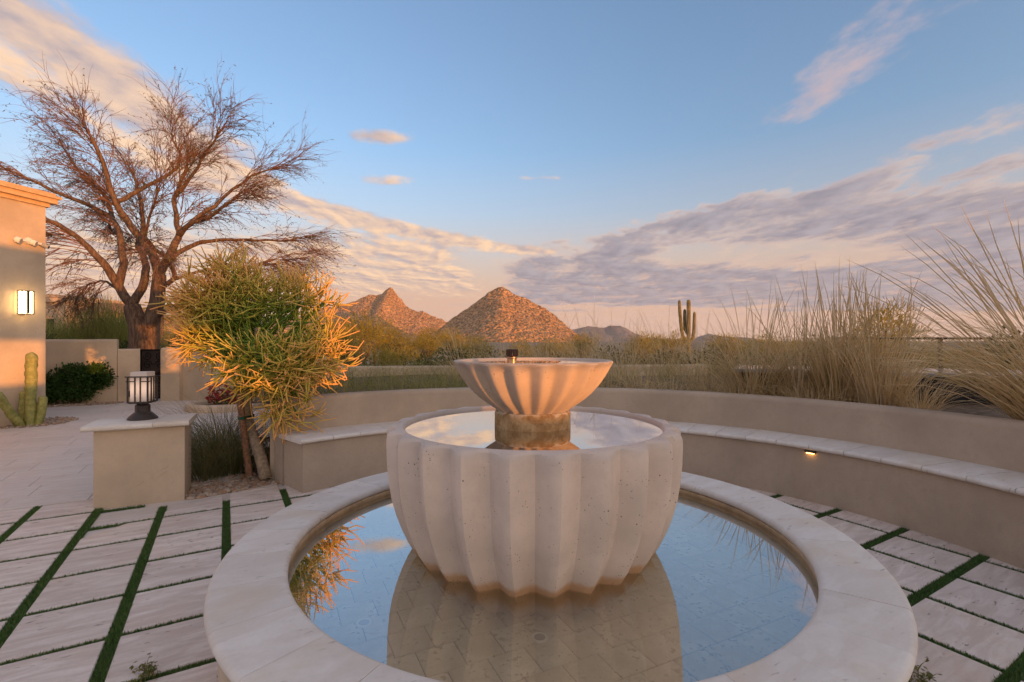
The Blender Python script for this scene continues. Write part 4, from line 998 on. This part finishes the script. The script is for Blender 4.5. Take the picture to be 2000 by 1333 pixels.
# ------------------------------------------------------------------ column cactus by the house
cc = gpt(60, 831); ct = empty('column_cactus', cc); tag(ct, 'lumpy yellow-green column cactus against the house wall', 'cactus')
def totem(pts, rad, seed, n=14):
    g = random.Random(seed); P = [Vector(p) for p in pts]; L = []; N = 34
    cum = [0]
    for i in range(1, len(P)): cum.append(cum[-1]+(P[i]-P[i-1]).length)
    for k in range(N):
        s = cum[-1]*k/(N-1); i = max(j for j in range(len(P)) if cum[j] <= s+1e-9); i = min(i, len(P)-2)
        L.append(P[i].lerp(P[i+1], (s-cum[i])/(cum[i+1]-cum[i])))
    mb = MB(); vs = []
    for k, p in enumerate(L):
        t_ = (L[min(k+1, N-1)]-L[max(k-1, 0)]).normalized(); a = t_.orthogonal().normalized() if k == 0 else (a-t_*a.dot(t_)).normalized(); b = t_.cross(a)
        e = math.sqrt(max(0.02, 1-max(0, (k/(N-1)-.93)/.07)**2)) if k/(N-1) > .93 else 1
        for j in range(n):
            q = 6.2832*j/n; lump = mnoise.noise(p*9+Vector((math.cos(q), math.sin(q), seed))*1.4)*.22+(.07 if j % 2 else -.05)+.06*math.sin(k*1.9+seed)
            vs.append(p+(a*math.cos(q)+b*math.sin(q))*rad*(1+lump)*e)
    fs = [(i*n+j, i*n+(j+1) % n, (i+1)*n+(j+1) % n, (i+1)*n+j) for i in range(N-1) for j in range(n)]+[tuple(range((N-1)*n, N*n))]
    mb.add(vs, fs); return mb
k_ = cc.y/F
for pts, r_, s_ in (([(0, 0, -.02), (0, 0, .5), (.01, 0, .9), (.02, 0, 1.26)], .078, 1), ([(-.13, .02, -.02), (-.14, .02, .3), (-.13, .03, .60)], .062, 2), ([(.10, .03, -.02), (.14, .05, .25), (.15, .07, .50)], .058, 3), ([(-.06, -.10, .0), (-.04, -.30, .26), (.0, -.55, .62)], .062, 4)):
    totem(pts, r_, s_).build('stem', G['totem'], ct, True)
# saguaros
def saguaro(label, pos, h, arms, seed):
    sg = empty('saguaro_cactus', pos); tag(sg, label, 'cactus')
    def stem(pts, r_, nm):
        mb = MB(); n = 20; P = [Vector(p) for p in pts]; rr = [r_]*(len(P)-2)+[r_*.85, r_*.2]; mb.tube(P, rr, n)
        for i in range(len(mb.v)):
            if i % 2:
                c = P[i//n]; v = Vector(mb.v[i]); mb.v[i] = tuple(c+(v-c)*.80)
        return mb.build(nm, G['saguaro'], sg)
    stem([(0, 0, 0), (0, 0, h*.5), (0, 0, h*.95), (0, 0, h*.985), (0, 0, h)], h*.037, 'trunk')
    for pts in arms: stem(pts, h*.031, 'arm')
s_ = 40/F
base = dpt(1345, 690, 40); Hs = (690-585)*s_
saguaro('tall saguaro with three upright arms beyond the straw grass', base, Hs, [
    [(-.1, 0, 1.15), (-.45, 0, 1.35), (-.58, 0, 1.9), (-.72, 0, 3.4), (-.76, 0, Hs-.14), (-.76, 0, Hs-.02)],
    [(.0, .2, 1.6), (-.2, .3, 2.0), (-.22, .3, 2.9), (-.22, .3, 3.55), (-.22, .3, 3.66)],
    [(.05, 0, 1.0), (.32, -.05, 1.2), (.42, -.05, 1.9), (.46, -.05, 3.3), (.46, -.05, 3.42)]], 1)
saguaro('tiny distant saguaro seen under the black railing', dpt(1891, 700, 60), 2.1, [], 2)

# ------------------------------------------------------------------ railing and counter on the right
rl = empty('railing', (6.6, 9.2, .7)); tag(rl, 'black metal railing beyond the straw grass', 'railing')
ra, rb = dpt(1628, 661, 9.6), dpt(2040, 661, 8.6); o0 = rl.location
mb = MB(); mb.tube([ra-Vector(o0), rb-Vector(o0)], .028, 4); mb.build('top_rail', G['black_metal'], rl)
for px in (1647, 1848, 2036):
    f_ = (px-1628)/412; q = ra.lerp(rb, f_)-Vector(o0); mb = MB(); mb.box((q.x-.026, q.y-.026, -.2), (q.x+.026, q.y+.026, q.z-.01)); mb.build('post', G['black_metal'], rl)
cn = empty('outdoor_counter', (4.6, 5.9, 0)); tag(cn, 'dark outdoor counter with pale polished top behind the straw grass', 'counter')
o0 = Vector((4.6, 5.9, 0)); fl_, fr_, br_, bl_ = Vector((2.75, 6.05, 0)), Vector((5.6, 4.75, 0)), Vector((6.2, 5.75, 0)), Vector((3.25, 7.05, 0))
for i in range(3):
    f0, f1 = i/3+.001, (i+1)/3-.001
    mb = MB(); P = [fl_.lerp(fr_, f0), fl_.lerp(fr_, f1), bl_.lerp(br_, f1), bl_.lerp(br_, f0)]; mb.prism([((p-o0).x, (p-o0).y) for p in P], 1.065, 1.105, .006); mb.build('top_slab', G['polished'], cn)
ins = lambda p, k: p.lerp((fl_+fr_+br_+bl_)/4, k)
mb = MB(); mb.prism([((ins(p, .06)-o0).x, (ins(p, .06)-o0).y) for p in (fl_, fr_, br_, bl_)], .3, 1.063); mb.build('base', G['fabric_black'], cn)
for f_ in (.45, .85):
    p = fl_.lerp(fr_, f_).lerp(bl_.lerp(br_, f_), .4)-o0; mb = MB(); mb.lathe([(.05, 1.106), (.045, 1.112), (.0005, 1.1115)], 20); mb.build('cup_holder', G['black_metal'], cn, True, loc=(p.x, p.y, 0))

# ------------------------------------------------------------------ mesquite tree
def curve(P, n=10):
    P = [Vector(p) for p in P]; Q = [P[0]*2-P[1]]+P+[P[-1]*2-P[-2]]; out = []
    for i in range(1, len(Q)-2):
        for k in range(n):
            t = k/n; a, b, c, d = Q[i-1], Q[i], Q[i+1], Q[i+2]
            out.append(.5*((2*b)+(c-a)*t+(2*a-5*b+4*c-d)*t*t+(3*b-a-3*c+d)*t**3))
    return out+[P[-1]]
TY = 14.0
tr = empty('mesquite_tree', dpt(278, 690, TY)+Vector((0, 0, -.9))); tag(tr, 'spreading mesquite tree with bare reddish branches behind the gate', 'tree')
TO = tr.location.copy(); g_ = random.Random(42)
def tp(px, py, dy=0.0): p = dpt(px, py, TY)-TO; return Vector((p.x, p.y+dy, p.z))
trunks = [([(270, 760), (272, 690), (272, 645), (262, 610), (258, 596)], .30, .20, 0), ([(290, 760), (288, 690), (288, 645), (296, 610), (304, 575), (307, 535)], .26, .17, .1)]
for P, r0, r1, dy in trunks:
    C = curve([tp(x, y, dy) for x, y in P], 6); n = len(C); C = [c+Vector((mnoise.noise(c*2)*.05, 0, 0)) for c in C]
    mb = MB(); mb.tube(C, [r0+(r1-r0)*i/(n-1) for i in range(n)], 14); mb.build('trunk', G['bark'], tr, True)
limbs = [  # pixel path, depth offset at start and tip, start radius
    ([(260, 600), (240, 560), (222, 520), (205, 492), (178, 462), (150, 448), (92, 474)], 0, -1.2, .13),
    ([(240, 560), (243, 510), (226, 455), (204, 420), (188, 385), (150, 350), (90, 300)], -.14, .8, .11),
    ([(204, 420), (170, 400), (120, 378), (70, 350), (15, 325)], .33, -1.0, .075),
    ([(150, 350), (110, 315), (70, 262), (45, 225)], .6, 1.0, .045),
    ([(226, 455), (180, 440), (140, 410), (100, 405)], .17, 2.0, .06),
    ([(258, 596), (275, 545), (266, 505), (240, 470), (238, 420), (215, 360), (190, 300), (160, 235)], 0, 1.6, .12),
    ([(307, 535), (300, 495), (272, 445), (256, 405), (252, 350), (243, 300), (225, 220)], .1, -1.4, .13),
    ([(256, 405), (290, 378), (320, 345), (335, 300), (300, 245), (290, 205)], -.55, 1.2, .07),
    ([(307, 535), (325, 490), (336, 455), (322, 420), (316, 372), (332, 312), (370, 245)], .1, .9, .12),
    ([(316, 372), (350, 345), (385, 320), (430, 280), (455, 255)], .6, -.6, .06),
    ([(336, 455), (362, 440), (420, 428), (470, 408), (540, 372)], .31, -1.0, .085),
    ([(362, 440), (400, 400), (430, 360), (480, 315), (520, 300)], .1, 1.2, .065),
    ([(312, 520), (340, 485), (375, 462), (430, 455), (500, 450), (600, 455)], .1, 1.8, .08),
    ([(300, 560), (345, 545), (352, 515), (340, 492), (345, 470), (390, 400), (440, 300)], .1, -2.0, .075),
    ([(292, 640), (318, 615), (355, 600), (420, 572), (500, 535), (560, 515), (650, 490)], 0, -1.0, .10),
    ([(248, 575), (215, 560), (180, 545), (140, 548), (95, 548)], -.05, 1.0, .05),
    ([(345, 545), (400, 520), (470, 505), (560, 480)], -.1, 2.0, .05)]
bmb = MB(); tw = MB(); lf = MB()
def twig(p, d, L, r, lvl):
    n = 5 if lvl < 3 else 4; pts = [p]; q = p
    for k in range(n):
        d = (d+Vector((g_.gauss(0, .13), g_.gauss(0, .13), g_.gauss(0, .13)))+Vector((0, 0, -.03*k))).normalized(); q = q+d*(L/n); pts.append(q)
    tw.tube(pts, [r*(1-.72*k/n) for k in range(n+1)], 3, 0.0, False)
    if lvl < 3:
        for k in range({1: 6, 2: 3}[lvl]):
            f = g_.uniform(.22, 1); i = min(n-1, int(f*n)); b = pts[i].lerp(pts[i+1], f*n-i)
            sd = Vector((g_.gauss(0, 1), g_.gauss(0, .8), g_.gauss(0, .75)+.12)).normalized()
            twig(b, (d*1.25+sd*.5).normalized(), L*g_.uniform(.45, .8), r*.62, lvl+1)
    elif g_.random() < .30:
        for _ in range(5):
            b = pts[g_.randint(1, n)]; e = Vector((g_.gauss(0, 1), g_.gauss(0, 1), g_.gauss(0, .6)-.3)).normalized()*g_.uniform(.05, .1); s = e.orthogonal().normalized()*.010
            lf.add([b, b+e*.5+s, b+e, b+e*.5-s], [(0, 1, 2, 3)], g_.uniform(.05, 1))
CR = tp(300, 470)
for P, dy0, dy, r0 in limbs:
    m_ = len(P); C = curve([tp(x, y, dy0+(dy-dy0)*(i/(m_-1))**1.2) for i, (x, y) in enumerate(P)], 6); n = len(C)
    C = [c+Vector((mnoise.noise(c*3), mnoise.noise(c*3+Vector((5, 0, 0))), mnoise.noise(c*3+Vector((9, 0, 0)))))*.05 for c in C]
    mb = MB(); mb.tube(C[:int(n*.86)], [r0*(1-.80*i/(n-1)) for i in range(int(n*.86))], 8); mb.build('branch', G['bark'], tr, True)
    n = int(n*.84); C = C[:n]
    for i in range(n):
        f = i/(n-1)
        if f < .34: continue
        for _ in range(2 if f < .92 else 5):
            if g_.random() > .30+.45*f: continue
            t_ = (C[min(i+1, n-1)]-C[max(i-1, 0)]).normalized(); out = (C[i]-CR); out.y *= .5; out = out.normalized()
            sd = Vector((g_.gauss(0, 1), g_.gauss(0, .9), g_.gauss(0, .8)+.15)).normalized()
            twig(C[i], (t_*.7+out*.85+sd*.42).normalized(), g_.uniform(.7, 1.35), max(.012, r0*.2*(1-.5*f)), 1)
tw.build('twigs', G['twig'], tr); lf.build('leaves', G['mesq_leaf'], tr)

# palm far behind the trunk
pm = empty('palm_tree', Vector(((312-1000)/F*30, 30, -.5))); tag(pm, 'small sunlit palm seen through the fork of the mesquite trunk', 'palm'); g_ = random.Random(5)
mb = MB(); mb.tube([Vector((0, 0, 0)), Vector((.05, 0, 3.6))], [.2, .16], 8); mb.build('trunk', G['bark'], pm)
for i in range(18):
    q = i*2.4; e = g_.uniform(-.5, 1.1); d = Vector((math.cos(q)*math.cos(e), math.sin(q)*math.cos(e), math.sin(e))); mb = MB(); p = Vector((.05, 0, 3.6)); mid = p+d*.8; tip = p+d*1.35+Vector((0, 0, -.35))
    for k in range(9):
        a = p.lerp(mid, .5+k/18) if k < 5 else mid.lerp(tip, (k-4)/5)
        for s in (-1, 1):
            sd = d.cross(Vector((0, 0, 1))).normalized()*s*.35; mb.add([a, a+sd*.5+d*.2+Vector((0, 0, -.03)), a+sd+d*.35+Vector((0, 0, -.2)), a+d*.08], [(0, 1, 2, 3)], .6)
    mb.build('frond', G['palo'], pm)

# ------------------------------------------------------------------ pencil bush
PY = 5.25
pb = empty('pencil_bush', gpt(517, 930, -.03)); tag(pb, 'orange-tipped pencil cactus bush tied to a wooden stake', 'bush'); PO = pb.location.copy()
def pp(px, py, dy=0.0): p = dpt(px, py, PY+dy)-PO; return p
tk = curve([pp(520, 935, -.2), pp(505, 880, -.15), pp(487, 830, -.05), pp(482, 780, 0), pp(490, 735, .05), pp(500, 690, .05), pp(505, 640, .05)], 5)
mb = MB(); n = len(tk); mb.tube(tk, [.062-.025*i/(n-1) for i in range(n)], 10); mb.build('trunk', G['pencil_bark'], pb, True)
mb = MB(); s0, s1 = pp(487, 930, -.22), pp(463, 735, -.12); mb.tube([s0, s1], .034, 10); stake = mb.build('stake', G['stake_wood'], pb)
for py in (760, 817):
    f_ = (930-py)/195; a = s0.lerp(s1, f_); b = min(tk, key=lambda q: abs(q.z-a.z)); mb = MB(); u_ = (b-a); u_.z = 0; L_ = u_.length; u_ = u_.normalized(); v_ = Vector((-u_.y, u_.x, 0)); prof = []
    for k in range(24):
        q = 6.2832*k/24; r1_ = .040 if math.cos(q) < 0 else .066; c_ = a if math.cos(q) < 0 else b; prof.append(Vector((c_.x, c_.y, a.z))+u_*math.cos(q)*r1_+v_*math.sin(q)*r1_)
    vs = [p+Vector((0, 0, -.015)) for p in prof]+[p+Vector((0, 0, .015)) for p in prof]; mb.add(vs, [(k, (k+1) % 24, 24+(k+1) % 24, 24+k) for k in range(24)]); mb.build('tie', G['green_tape'], pb)
g_ = random.Random(12); pm_ = MB()
lobes = [(pp(440, 600), .46, .42, .34), (pp(455, 545, .1), .30, .32, .26), (pp(600, 595, -.05), .36, .36, .30), (pp(610, 680, -.15), .36, .34, .36), (pp(430, 655, .05), .42, .40, .30), (pp(530, 710, -.2), .46, .40, .36), (pp(565, 800, -.25), .24, .24, .30), (pp(530, 600, .1), .40, .4, .34)]
def inside(p, s=1.0): return any(((p.x-c.x)/(rx*s))**2+((p.y-c.y)/(ry*s))**2+((p.z-c.z)/(rz*s))**2 < 1 for c, rx, ry, rz in lobes)
PCN = pp(515, 660, 0); count = [0]
def stick(p, d, lvl, r):
    if count[0] > lim[0]: return
    L = g_.uniform(.12, .22)*(1.25 if lvl <= 0 else 1); d1 = (d+Vector((g_.gauss(0, .12), g_.gauss(0, .12), g_.gauss(0, .12)))).normalized(); m_ = p+d1*L*.5; d2 = (d1+Vector((0, 0, .12))+Vector((g_.gauss(0, .15), g_.gauss(0, .15), g_.gauss(0, .15)))).normalized(); e = m_+d2*L*.5
    outer = min(1, ((e-PCN).length/.85)); last = lvl <= 0 or not inside(e, g_.choice((1.0, 1.06, 1.25)))
    t0 = .08+.48*outer*outer+g_.uniform(-.06, .14); t1 = t0+(.36 if last else .10)
    pm_.tube([p, m_, e], [r, r*.97, r*(.78 if last else .92)], 5, [max(.01, min(1, t0)), max(.01, min(1, (t0+t1)/2)), max(.01, min(1, t1))], last); count[0] += 1
    if last and not (inside(e, .9) and lvl <= 0): return
    if lvl <= -2: return
    for _ in range(g_.choice((2, 2, 3, 3)) if lvl > 1 else 2):
        sd = Vector((g_.gauss(0, 1), g_.gauss(0, 1), g_.gauss(0, 1))).normalized(); stick(e, (d2*.9+sd*.7).normalized(), lvl-1, max(.0056, r*.9))
lim = [0]
for c, rx, ry, rz in lobes:
    lim[0] += 470
    for _ in range(9):
        start = tk[g_.randint(int(n*.55), n-1)]; tgt = c+Vector((g_.uniform(-.7, .7)*rx, g_.uniform(-.7, .7)*ry, g_.uniform(-.7, .6)*rz))
        mid = start.lerp(tgt, .5)+Vector((0, 0, .06)); C = curve([start, mid, tgt], 4); m2 = len(C)
        pm_.tube(C, [.017-.008*i/(m2-1) for i in range(m2)], 6, .04, False)
        for i in range(2, m2):
            for _ in range(2 if i < m2-1 else 3):
                sd = Vector((g_.gauss(0, 1), g_.gauss(0, 1), g_.gauss(0, .9)+.1)).normalized(); o_ = (C[i]-PCN).normalized(); stick(C[i], (sd*.8+o_*.7).normalized(), 3 if i == m2-1 else 2, .0085)
pm_.build('pencil_stems', G['pencil'], pb, True)
print('sticks', count[0], 'tw', len(tw.f), 'leaf', len(lf.f))

# ------------------------------------------------------------------ air between here and the mountains
hm = bpy.data.materials.new('air'); hm.use_nodes = True; t_ = NT(hm.node_tree); t_.n.remove(t_.n['Principled BSDF'])
pv = t_.node('ShaderNodeVolumePrincipled'); pv.inputs['Color'].default_value = (.80, .86, .95, 1); pv.inputs['Density'].default_value = 3.2e-5; pv.inputs['Anisotropy'].default_value = .0
t_.l.new(pv.outputs[0], t_.n['Material Output'].inputs['Volume'])
mb = MB(); mb.box((-9100, -9100, -9), (9100, 9200, 420)); tag(mb.build('haze', hm), kind='stuff')
